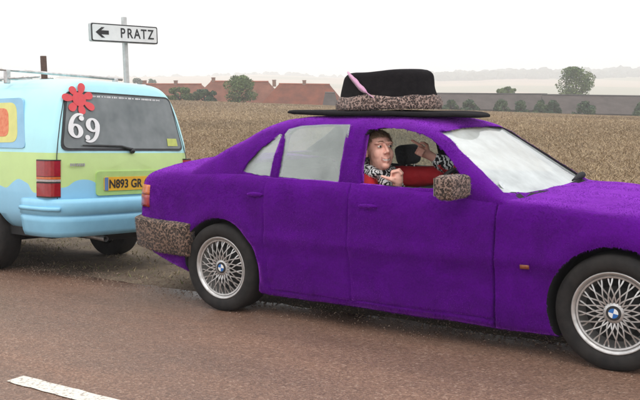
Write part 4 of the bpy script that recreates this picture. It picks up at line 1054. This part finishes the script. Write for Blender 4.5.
# right hand: closed, thumb out towards himself
c = Vector((1.270, -.535, .958))
limb(b, [P_(RW_), P_(c - Up * .02), P_(c + Up * .022)], [.028, .033, .034]); ball(b, P_(c), (.034, .036, .046))
for i in range(4):
    o_ = Tw * ((i - 1.5) * .0195) + Lt * ((i - 1.5) * -.004); k_ = 1 - .06 * abs(i - 1.2)
    limb(b, [P_(c + o_ + Up * .030 + Lt * .026), P_(c + o_ + Up * .056 * k_ + Lt * .008), P_(c + o_ + Up * .046 * k_ - Lt * .036), P_(c + o_ + Up * .010 - Lt * .040), P_(c + o_ + Up * .004 - Lt * .018)], [.0100, .0102, .0095, .0088, .0080], 10)
limb(b, [P_(c - Up * .026 + Tw * .012 - Lt * .012), P_(c - Up * .006 + Tw * .034 - Lt * .044), P_(c + Up * .008 + Tw * .034 - Lt * .078), P_(c + Up * .018 + Tw * .030 - Lt * .106)], [.0145, .0125, .0112, .0090], 10)
# left hand: forefinger pointing back towards him
c = Vector((1.310, -.245, 1.108)); d1 = (-Lt * .86 + Up * .5).normalized(); u1 = (Up * .86 + Lt * .5).normalized()
limb(b, [P_(LW_), P_(c - d1 * .02), P_(c + d1 * .02)], [.028, .032, .034]); ball(b, P_(c), .036)
for i in range(4):
    o_ = u1 * ((1.5 - i) * .0195)
    if i == 0: pts_ = [c + o_ + d1 * .030, c + o_ + d1 * .060 + Tw * .010, c + o_ + d1 * .088 + Tw * .008, c + o_ + d1 * .112 + Tw * .004]
    else: pts_ = [c + o_ + d1 * .026 + Tw * .018, c + o_ + d1 * .052 + Tw * .030, c + o_ + d1 * .044 + Tw * .054, c + o_ + d1 * .014 + Tw * .052]
    limb(b, [P_(q) for q in pts_], [.0102, .0100, .0092, .0082], 10)
limb(b, [P_(c - d1 * .012 + u1 * .022 + Tw * .012), P_(c + d1 * .014 + u1 * .050 + Tw * .030), P_(c + d1 * .040 + u1 * .052 + Tw * .040), P_(c + d1 * .058 + u1 * .044 + Tw * .042)], [.0145, .0122, .0110, .0090], 10)
me = remesh(b, .0042, 5)
bb = bmesh.new(); bb.from_mesh(me); iv = HM.transposed(); hcl = P_(HC)
for f in bb.faces:
    q = iv @ (f.calc_center_median() - hcl) / HS; f.smooth = True
    if q.x > .060 and abs(q.y) < .030 and -.078 < q.z - 14 * q.y * q.y < -.056:
        f.material_index = 2 if -.0690 < q.z - 14 * q.y * q.y < -.0625 and abs(q.y) < .022 else 1
bb.to_mesh(me); bb.free(); link('body', me, per, [mskin, mlip, mteeth])
for s in (-1, 1):                                            # eyes under short brows
    b = bmesh.new(); ballh(b, H(.0795, s * .030, .012), (.0115, .0150, .0068), HM); e_ = bmo('eye', b, per, mteeth, True)
    b = bmesh.new(); ballh(b, H(.0890, s * .031, .0115), (.0045, .0062, .0058), HM); bmo('iris', b, e_, M_BLACK, True)
    b = bmesh.new(); limb(b, [H(.080, s * .050, .014), H(.0905, s * .030, .0225), H(.090, s * .016, .014)], [.0025, .0035, .0025], 6); bmo('eyelid', b, e_, mskin, True)
    b = bmesh.new(); limb(b, [H(.078, s * .052, .030), H(.0925, s * .034, .041), H(.094, s * .014, .040)], [.002, .003, .0025], 8); bmo('eyebrow', b, per, mhair, True)
# short hair: a cap over the skull, brushed forward at the front
b = bmesh.new(); ballh(b, H(-.018, 0, .042), (.097, .0785, .080), HM, 40, 26)
for v in list(b.verts):
    q = iv @ (v.co - hcl) / HS; line = .072 if q.x > .050 else (.072 - (.050 - q.x) * 1.75 if q.x > -.012 else -.036 - (-.012 - q.x) * .35)
    if q.z < line - .004 and not (q.x < -.03 and q.z > -.06): v.co = hcl + HM @ Vector((q.x * .80, q.y * .80, q.z * .86)) * HS
    else:
        a_ = .006 * noise.noise(v.co * 60) + .004 * noise.noise(v.co * 140); v.co += (v.co - H(-.018, 0, .03)).normalized() * a_
hr = bmo('hair', b, per, mhair, True)
bsub = bmesh.new(); bsub.from_mesh(hr.data); bmesh.ops.subdivide_edges(bsub, edges=bsub.edges, cuts=1, use_grid_fill=True); bsub.to_mesh(hr.data); bsub.free()
hr.data.polygons.foreach_set('use_smooth', [True] * len(hr.data.polygons)); fur(hr.data, 70000, .017, .0012, (.7, -.2, -.1), .8)
# jacket, zebra collar with long lapels, zebra cuffs
b = bmesh.new(); ball(b, P_((1.005, -.365, .825)), (.135, .205, .200)); ball(b, P_((.99, -.37, .62)), (.145, .19, .19)); ball(b, P_((1.01, -.385, .940)), (.10, .195, .080))
lw2 = LW_ + (LE - LW_) * .18; rw2 = RW_ + (RE - RW_) * .30
limb(b, [P_(RS), P_((RS + RE) / 2 + Vector((.0, -.01, 0))), P_(RE), P_(rw2)], [.078, .068, .060, .052]); limb(b, [P_(LS), P_((LS + LE) / 2), P_(LE), P_(lw2)], [.078, .070, .062, .052])
me = remesh(b, .011, 4)
for v in me.vertices: v.co += v.normal * (.006 * noise.noise(v.co * 14) + .004 * noise.noise(v.co * 30))
link('jacket', me, per, mred_j, True)
b = bmesh.new(); ring = []
for k in range(20):
    g = 2 * math.pi * k / 20; ring.append(P_((1.040 + .090 * math.cos(g), -.420 + .100 * math.sin(g), .020 + .990 - .030 * math.cos(g))))
tube(b, ring, .034, 10, closed=True)
for s in (-1, 1): limb(b, [P_((1.105, -.41 + s * .055, .985)), P_((1.135, -.40 + s * .070, .93)), P_((1.150, -.366 + s * .075, .82)), P_((1.155, -.366 + s * .055, .72))], [.036, .046, .048, .035], 10)
ball(b, P_((1.06, -.515, .985)), (.075, .065, .035)); ball(b, P_((1.06, -.31, .985)), (.075, .070, .035))
me = remesh(b, .009, 2); o = link('collar', me, per, mzeb, True); fur(o.data, 9000, .012, .0022, (0, 0, -1), .7)
for w_, e_ in ((RW_, RE), (LW_, LE)):
    d = (e_ - w_).normalized(); b = bmesh.new(); limb(b, [P_(w_ + d * (.015 if w_ is LW_ else .055)), P_(w_ + d * .05 + d * (0 if w_ is LW_ else .05)), P_(w_ + d * .085 + d * (0 if w_ is LW_ else .05))], [.046, .056, .054], 12); me = remesh(b, .009, 1); o = link('cuff', me, per, mzeb, True); fur(o.data, 9000, .012, .0022, (0, 0, -1), .7)
# thighs and shins in dark trousers, down to the pedals
b = bmesh.new()
for s in (-1, 1): limb(b, [P_((1.0, -.37 + s * .09, .60)), P_((1.42, -.37 + s * .11, .66)), P_((1.80, -.37 + s * .10, .40))], [.085, .066, .045])
ball(b, P_((.99, -.37, .60)), (.15, .175, .11)); me = remesh(b, .014, 2); link('trousers', me, per, M_INT, True)
# ------------------------------------------------------------------ road sign and post
def along(px, d, zpx=None):
    """place in the world seen at picture column px, d metres ahead"""
    return at((px - 320) / FOC * d, d)
sp_ = along(132.6, 9.6); sz = ground_z(sp_.x, sp_.y)
sign = empty('road_sign', (sp_.x, sp_.y, sz)); tag(sign, 'white direction sign reading PRATZ with left arrow, on a grey steel post', 'road sign')
M_POST = pm('galvanised_steel', (.55, .55, .54), (.45, .45, .44), 18, .6); M_EDGE = pm('sign_edge_grey', (.50, .50, .49), (.42, .42, .41), 20, .5)
def sgz(zpx): return CZ + (FOC * math.tan(PITCH) * 0 + (112.5 - zpx)) / FOC * 9.6 - sz
b = bmesh.new(); box(b, (0, .035, (sgz(18) - .3) / 2), (.048, .048, sgz(18) + .3), None, .006); bmo('post', b, sign, M_POST)
zt_, zb_ = sgz(26.2), sgz(43.6); zc_ = (zt_ + zb_) / 2; hh = (zt_ - zb_) / 2; LW2, RW2 = -.475, .40
b = bmesh.new(); prism(b, rounded([(LW2, zb_), (RW2, zb_), (RW2, zt_), (LW2, zt_)], .022), -.035, .012); board = bmo('sign_board', b, sign, M_EDGE)
b = bmesh.new(); prism(b, rounded([(LW2 + .004, zb_ + .004), (RW2 - .004, zb_ + .004), (RW2 - .004, zt_ - .004), (LW2 + .004, zt_ - .004)], .022), -.0385, -.034); bmo('sign_border', b, board, M_BLACK)
b = bmesh.new(); prism(b, rounded([(LW2 + .018, zb_ + .015), (RW2 - .018, zb_ + .015), (RW2 - .018, zt_ - .015), (LW2 + .018, zt_ - .015)], .016), -.041, -.037); bmo('sign_face', b, board, M_WHITE)
aw = .056; ax0 = LW2 + .055
b = bmesh.new(); prism(b, [(ax0, zc_), (ax0 + .075, zc_ + aw), (ax0 + .115, zc_ + aw), (ax0 + .070, zc_ + .022), (ax0 + .165, zc_ + .022), (ax0 + .165, zc_ - .022), (ax0 + .070, zc_ - .022), (ax0 + .115, zc_ - aw), (ax0 + .075, zc_ - aw)], -.0435, -.040); bmo('arrow', b, board, M_BLACK)
for ch, xx in zip('PRATZ', (-.075, .018, .115, .205, .300)):
    me = textmesh(ch, .150, .0022, .001)
    for v in me.vertices: v.co = (xx + v.co.x * .85, -.0425 - v.co.z, zc_ + v.co.y)
    link('letter', me, board, M_BLACK)
for x_ in (-.03, .03): b = bmesh.new(); box(b, (x_, .02, zc_), (.02, .03, .05)); bmo('clamp', b, sign, M_POST)
ang = math.atan2(cR.y, cR.x); sign.rotation_euler = (0, 0, ang + math.radians(47))
pp = along(49.5, 12.5); pz = ground_z(pp.x, pp.y); ph_ = CZ + (115 - 57) / FOC * 12.5 - pz
b = bmesh.new(); P = [(0, 0, -.3), (.005, 0, ph_ * .5), (0, .004, ph_)]; tube(b, P, [.052, .048, .045], 10)
for v in b.verts: v.co += Vector((noise.noise(v.co * 9), noise.noise(v.co * 9 + Vector((4, 4, 4))), 0)) * .006
po = bmo('wooden_post', b, None, pm('weathered_timber', (.10, .06, .045), (.06, .038, .03), 30, .9, bumps=(60, .5, .01)), True); po.location = (pp.x, pp.y, pz); tag(po, 'dark brown wooden post standing behind the painted van', 'post')

# ------------------------------------------------------------------ farm buildings along the far edge of the field
M_TILE_R = pm('red_clay_tiles', (.40, .125, .066), (.25, .085, .05), .6, .9, bumps=(8, .5, .05), detail=8); M_TILE_R2 = pm('faded_clay_tiles', (.42, .17, .105), (.27, .105, .068), .5, .9, bumps=(8, .5, .05), detail=8)
M_TILE_G = pm('grey_brown_roofing', (.115, .092, .082), (.17, .135, .12), .5, .9, bumps=(5, .5, .05), detail=8); M_RENDER = pm('grey_render', (.10, .092, .085), (.075, .07, .065), .8, .9); M_BRICK = pm('brick_wall', (.26, .15, .11), (.2, .12, .09), 1.2, .9)
M_PALEDOOR = pm('pale_door', (.36, .35, .34), (.3, .29, .28), 3, .8); M_DARKDOOR = pm('dark_doors', (.04, .038, .036), (.07, .06, .055), 3, .8)
def ypx(px, d, y): return CZ + (FOC * math.tan(PITCH) * 0 + (109.65 - (px - 320) * math.tan(ROLL) - y)) / FOC * d
def barn(name, px0, px1, d0, d1, yr0, yr1, depth, rise, mats, label, chim=(), doors=0, hipped=True):
    """long pitched building whose ridge runs between two picture columns at two distances"""
    A, B = along(px0, d0), along(px1, d1); A.z, B.z = ypx(px0, d0, yr0), ypx(px1, d1, yr1); ax_ = (B - A); ln = Vector((ax_.x, ax_.y, 0)).length
    zr = (A.z + B.z) / 2; mid = (A + B) / 2; gz_ = min(ground_z(A.x, A.y), ground_z(B.x, B.y), ground_z(mid.x, mid.y)) - 1.0
    root = empty(name, (mid.x, mid.y, gz_), (0, 0, math.atan2(ax_.y, ax_.x))); tag(root, label, 'barn'); root.rotation_euler[1] = 0
    h = zr - gz_; sl = (B.z - A.z) / ln; hw = depth / 2; L2 = ln / 2
    def shear(b):
        for v in b.verts: v.co.z += v.co.x * sl
    ev = h - rise
    hip = min(.45, 3.2 / L2) if hipped else .004; b = bmesh.new(); prism(b, [(-hw + .25, 0), (hw - .25, 0), (hw - .25, ev - .05), (-hw + .25, ev - .05)], -L2 + .25, L2 - .25, 'yz'); shear(b); bmo('wall', b, root, mats[1])
    b = bmesh.new()
    for s in (-1, 1):
        n_ = 12; vs = []
        for i in range(n_ + 1):
            x = -L2 + 2 * L2 * i / n_
            for t_ in (0, .5, 1):
                vs.append(b.verts.new((x * (1 - hip * (1 - t_)), s * (hw + .2) * t_, h - (rise + .15) * t_ + .10 * noise.noise(Vector((x * .35, t_ * 2, s + d0))) - .05 * t_)))
        for i in range(n_):
            for k in range(2): b.faces.new((vs[i * 3 + k], vs[i * 3 + k + 1], vs[i * 3 + k + 4], vs[i * 3 + k + 3]))
    for e_ in (-1, 1):                                       # hipped ends
        b.faces.new([b.verts.new(p) for p in ((e_ * L2 * (1 - hip), 0, h), (e_ * L2, -hw - .2, h - rise - .2), (e_ * L2, hw + .2, h - rise - .2))])
    r_ = bmesh.ops.solidify(b, geom=b.faces[:], thickness=.14); shear(b); rf = bmo('roof', b, root, mats[0])
    b = bmesh.new(); tube(b, [(-L2 * (1 - hip), 0, h + .05), (L2 * (1 - hip), 0, h + .05)], .13, 6); shear(b); bmo('ridge', b, rf, mats[2] if len(mats) > 2 else mats[0])
    for cpx in chim:
        x = (cpx - px0) / (px1 - px0) * ln - L2; b = bmesh.new(); box(b, (x, .1, h + .1 + x * sl), (.5, .5, 1.0)); box(b, (x, .1, h + .62 + x * sl), (.6, .6, .1)); ch_ = bmo('chimney', b, rf, M_BRICK)
    for k in range(doors):
        x = -L2 + (k + .6) * ln / doors; b = bmesh.new(); box(b, (x, -hw + .22, (ev - .8) * .5 + x * sl), (2.2, .12, max(1.6, ev - .8))); bmo('barn_door', b, root, M_DARKDOOR if k % 3 else M_PALEDOOR)
    return root
barn('barn', 130, 222, 150, 145, 84.6, 84.8, 11, 4.4, (M_TILE_R2, M_BRICK, M_TILE_R), 'barn with faded red roof behind the van and the low shrubs', chim=(149, 180))
barn('barn', 196, 290, 143, 140, 81.8, 82.4, 11, 4.6, (M_TILE_R2, M_BRICK, M_TILE_R), 'barn with faded red roof, partly behind the round bushy tree', chim=(217,))
barn('barn', 262, 352, 136, 134, 84.2, 85.4, 10, 4.4, (M_TILE_R, M_BRICK), 'shorter red roofed barn with two chimneys beside the long faded roof', chim=(277, 307))
barn('barn', 323, 341, 126, 126, 93.0, 93.4, 7, 2.6, (M_TILE_G, M_RENDER), 'small grey roofed outbuilding at the end of the red barns')
barn('barn', 342, 430, 146, 142, 88.0, 91.0, 10, 4.0, (M_TILE_R2, M_BRICK), 'red roofed barn rising behind the giant hat')
barn('barn', 425, 548, 140, 137, 93.8, 94.6, 10, 2.3, (M_TILE_G, M_RENDER, M_DARKDOOR), 'long low barn with grey brown roof ending before the broad tree', doors=7, hipped=False)
barn('barn', 542, 700, 135, 131, 95.2, 97.4, 10, 2.6, (M_TILE_G, M_RENDER, M_DARKDOOR), 'lower grey brown roofed barn in front of the broad tree', doors=8, hipped=False)

# ------------------------------------------------------------------ trees and shrubs
M_BARK = pm('bark', (.075, .055, .04), (.05, .038, .03), 9, .95); M_LEAF = attr_mat('leaves', .7)
def leaves(blobs, n, size, cols, seed):
    r = np.random.default_rng(seed); out = []; w = np.array([b_[1] ** 2 for b_ in blobs]); idx = r.choice(len(blobs), n, p=w / w.sum())
    c = np.array([b_[0] for b_ in blobs])[idx]; rad = np.array([b_[1] for b_ in blobs])[idx]; d = r.normal(size=(n, 3)); d /= np.linalg.norm(d, axis=1)[:, None]
    P = c + d * (rad * r.uniform(.55, 1.08, n) ** .6)[:, None] * np.array([1, 1, .85]); u = r.normal(size=(n, 3)); u /= np.linalg.norm(u, axis=1)[:, None]; v = np.cross(u, d + r.normal(0, .5, (n, 3))); v /= np.linalg.norm(v, axis=1)[:, None]
    s = (size * r.uniform(.5, 1.4, n))[:, None]; T1 = np.stack([P - u * s, P + v * s * .6, P + u * s], 1); T2 = np.stack([P - u * s, P + u * s, P - v * s * .6], 1)
    base = np.array(cols)[r.integers(0, len(cols), len(blobs))][idx] * r.normal(1, .18, (n, 1)); base = np.clip(base, .005, 1)
    return trimesh('crown', np.concatenate([T1, T2]), np.concatenate([base, base]))
def tree(name, px, d, ytop, ybase, wpx, cols, label, seed, group=None, nblob=26, nleaf=4200, cone=False, cat='tree'):
    r = random.Random(seed); p = along(px, d); g_ = ground_z(p.x, p.y); top = ypx(px, d, ytop); low = ypx(px, d, ybase); wd = wpx / FOC * d / 2
    g0 = min(g_, low) - .1; root = empty(name, (p.x, p.y, g0)); tag(root, label, cat, group); H_ = top - g0; cb = max(.25, low - g0)
    blobs = []
    for k in range(nblob):
        t = r.random(); zz = cb + (H_ - cb) * t; f_ = (1 - t) ** .8 if cone else math.sin(math.pi * min(.97, max(.13, t * .86 + .12))) ** .6
        a_, q = r.uniform(0, 6.28), wd * f_ * r.uniform(.35, .80); br = (.34 if cone else .36) * min(wd, (H_ - cb) * .6) * r.uniform(.65, 1.15)
        blobs.append(((q * math.cos(a_), q * math.sin(a_), min(zz, H_ - br * .9)), br))
    link('crown', leaves(blobs, nleaf, max(.07, .0011 * d), cols, seed), root, M_LEAF)
    b = bmesh.new(); tube(b, [(0, 0, -.1), (.04 * wd, 0, cb * .6), (0, .05 * wd, cb + (H_ - cb) * .6)], [.09 * wd + .05, .06 * wd + .04, .03], 8)
    for k in range(6):
        c_ = blobs[k * 3 % len(blobs)][0]; z0 = cb * .5 + (c_[2] - cb * .5) * .35; tube(b, [(0, 0, z0), (c_[0] * .6, c_[1] * .6, (z0 + c_[2]) / 2 + .1), c_], [.04 * wd + .02, .025 * wd + .015, .012], 5)
    bmo('trunk', b, root, M_BARK, True); return root
G1 = [(.11, .16, .055), (.085, .13, .045), (.13, .175, .06), (.065, .10, .038)]; G2 = [(.06, .10, .055), (.048, .08, .042), (.08, .115, .055)]
tree('bushy_tree', 241.5, 122, 75.5, 105, 36, G1, 'round bushy tree in front of the red roofed barns', 3, nblob=34, nleaf=5200)
tree('shrub', 183, 122, 87.5, 105, 40, G1, 'loose green shrub before the faded red roof', 4, cat='shrub'); tree('shrub', 207, 122, 89.5, 105, 34, G2, 'darker low shrub between the loose shrub and the round tree', 5, cat='shrub')
tree('broad_tree', 576, 165, 66.5, 97, 38, G1, 'tall broad tree rising behind the long grey brown barn', 6, nblob=40, nleaf=6000)
tree('low_tree', 507, 160, 87, 97, 26, G1, 'low rounded treetop just above the ridge of the long barn', 7)
SHL = ['dark shrub by the long barn, half behind the giant hat brim', 'dark shrub by the long barn, just clear of the giant hat', 'pointed shrub by the long barn, below the low rounded treetop', 'pointed shrub by the long barn, next to the one below the treetop', 'narrow shrub by the long barn, one of a touching pair', 'narrow shrub by the long barn, below the broad tree\'s left edge', 'widest dark shrub by the long barn, standing alone below the broad tree', 'dark shrub by the long barn, farthest along it from the giant hat']
for k, (px, yt, yb, w) in enumerate(((452, 100, 112, 24), (470, 99.5, 113, 26), (502, 99.5, 114, 26), (521, 100.5, 115, 26), (541, 100, 116, 26), (554, 99.5, 116, 22), (586, 101, 118, 36), (641, 102, 119, 24))):
    tree('conifer_shrub', px, 122, yt, yb, w, G2, SHL[k], 20 + k, 'dark shrubs before the long barn', 22, 2600, True, 'shrub')
FTL = ['hazy distant tree beside the foot of the van\'s roof bar', 'hazy distant tree right behind the dark wooden post', 'hazy distant tree just beside the road sign post', 'smaller hazy tree on the skyline above the faded red roof', 'hazy distant tree behind the van roof, away from the wooden post']
for k, (px, yt, w) in enumerate(((30, 77, 18), (52, 78, 20), (143, 78.5, 14), (156, 79.5, 12), (3, 78, 16))):
    tree('far_tree', px, 320, yt, 92, w, G2, FTL[k], 40 + k, 'far trees on the skyline', 14, 1200)
# woods on the far ridge
r_ = random.Random(9); V, C_ = [], []
ico = bmesh.new(); bmesh.ops.create_icosphere(ico, subdivisions=2, radius=1); iv_ = np.array([v.co[:] for v in ico.verts]); if_ = np.array([[v.index for v in f.verts] for f in ico.faces]); ico.free()
for k in range(900):
    px = r_.uniform(395, 552) if k < 420 else (r_.uniform(540, 660) if k < 560 else r_.uniform(-10, 345)); d = r_.uniform(1350, 1700) if k < 560 else r_.uniform(1900, 2150); p = along(px, d); g_ = ground_z(p.x, p.y)
    s = r_.uniform(5, 9); q = iv_ * np.array([s * 1.2, s * 1.2, s * r_.uniform(.8, 1.3)]) * (1 + .10 * np.random.default_rng(k).normal(size=(len(iv_), 1))) + np.array([p.x, p.y, g_ + s * .4]); V.append(q[if_]); C_.append(np.tile(np.array([.05, .065, .04]) * r_.uniform(.7, 1.3), (len(if_), 1)))
tag(link('woodland', trimesh('woodland', np.concatenate(V), np.concatenate(C_)), None, M_LEAF), 'dark woods along the far hazy ridge', 'woods', kind='stuff')
# ------------------------------------------------------------------ damp haze filling the air
b = bmesh.new(); bmesh.ops.create_cube(b, size=1); bmesh.ops.transform(b, matrix=Matrix.Translation((-1250, 1700, 34)) @ Matrix.Diagonal((6600, 6600, 132, 1)), verts=b.verts)
mh = bpy.data.materials.new('haze'); mh.use_nodes = True; th = mh.node_tree; th.nodes.remove(th.nodes['Principled BSDF']); pv = th.nodes.new('ShaderNodeVolumePrincipled')
pv.inputs['Color'].default_value = (.975, .987, 1.0, 1); pv.inputs['Density'].default_value = .00095; th.links.new(pv.outputs[0], th.nodes['Material Output'].inputs['Volume'])
tag(bmo('haze', b, None, mh), kind='stuff')
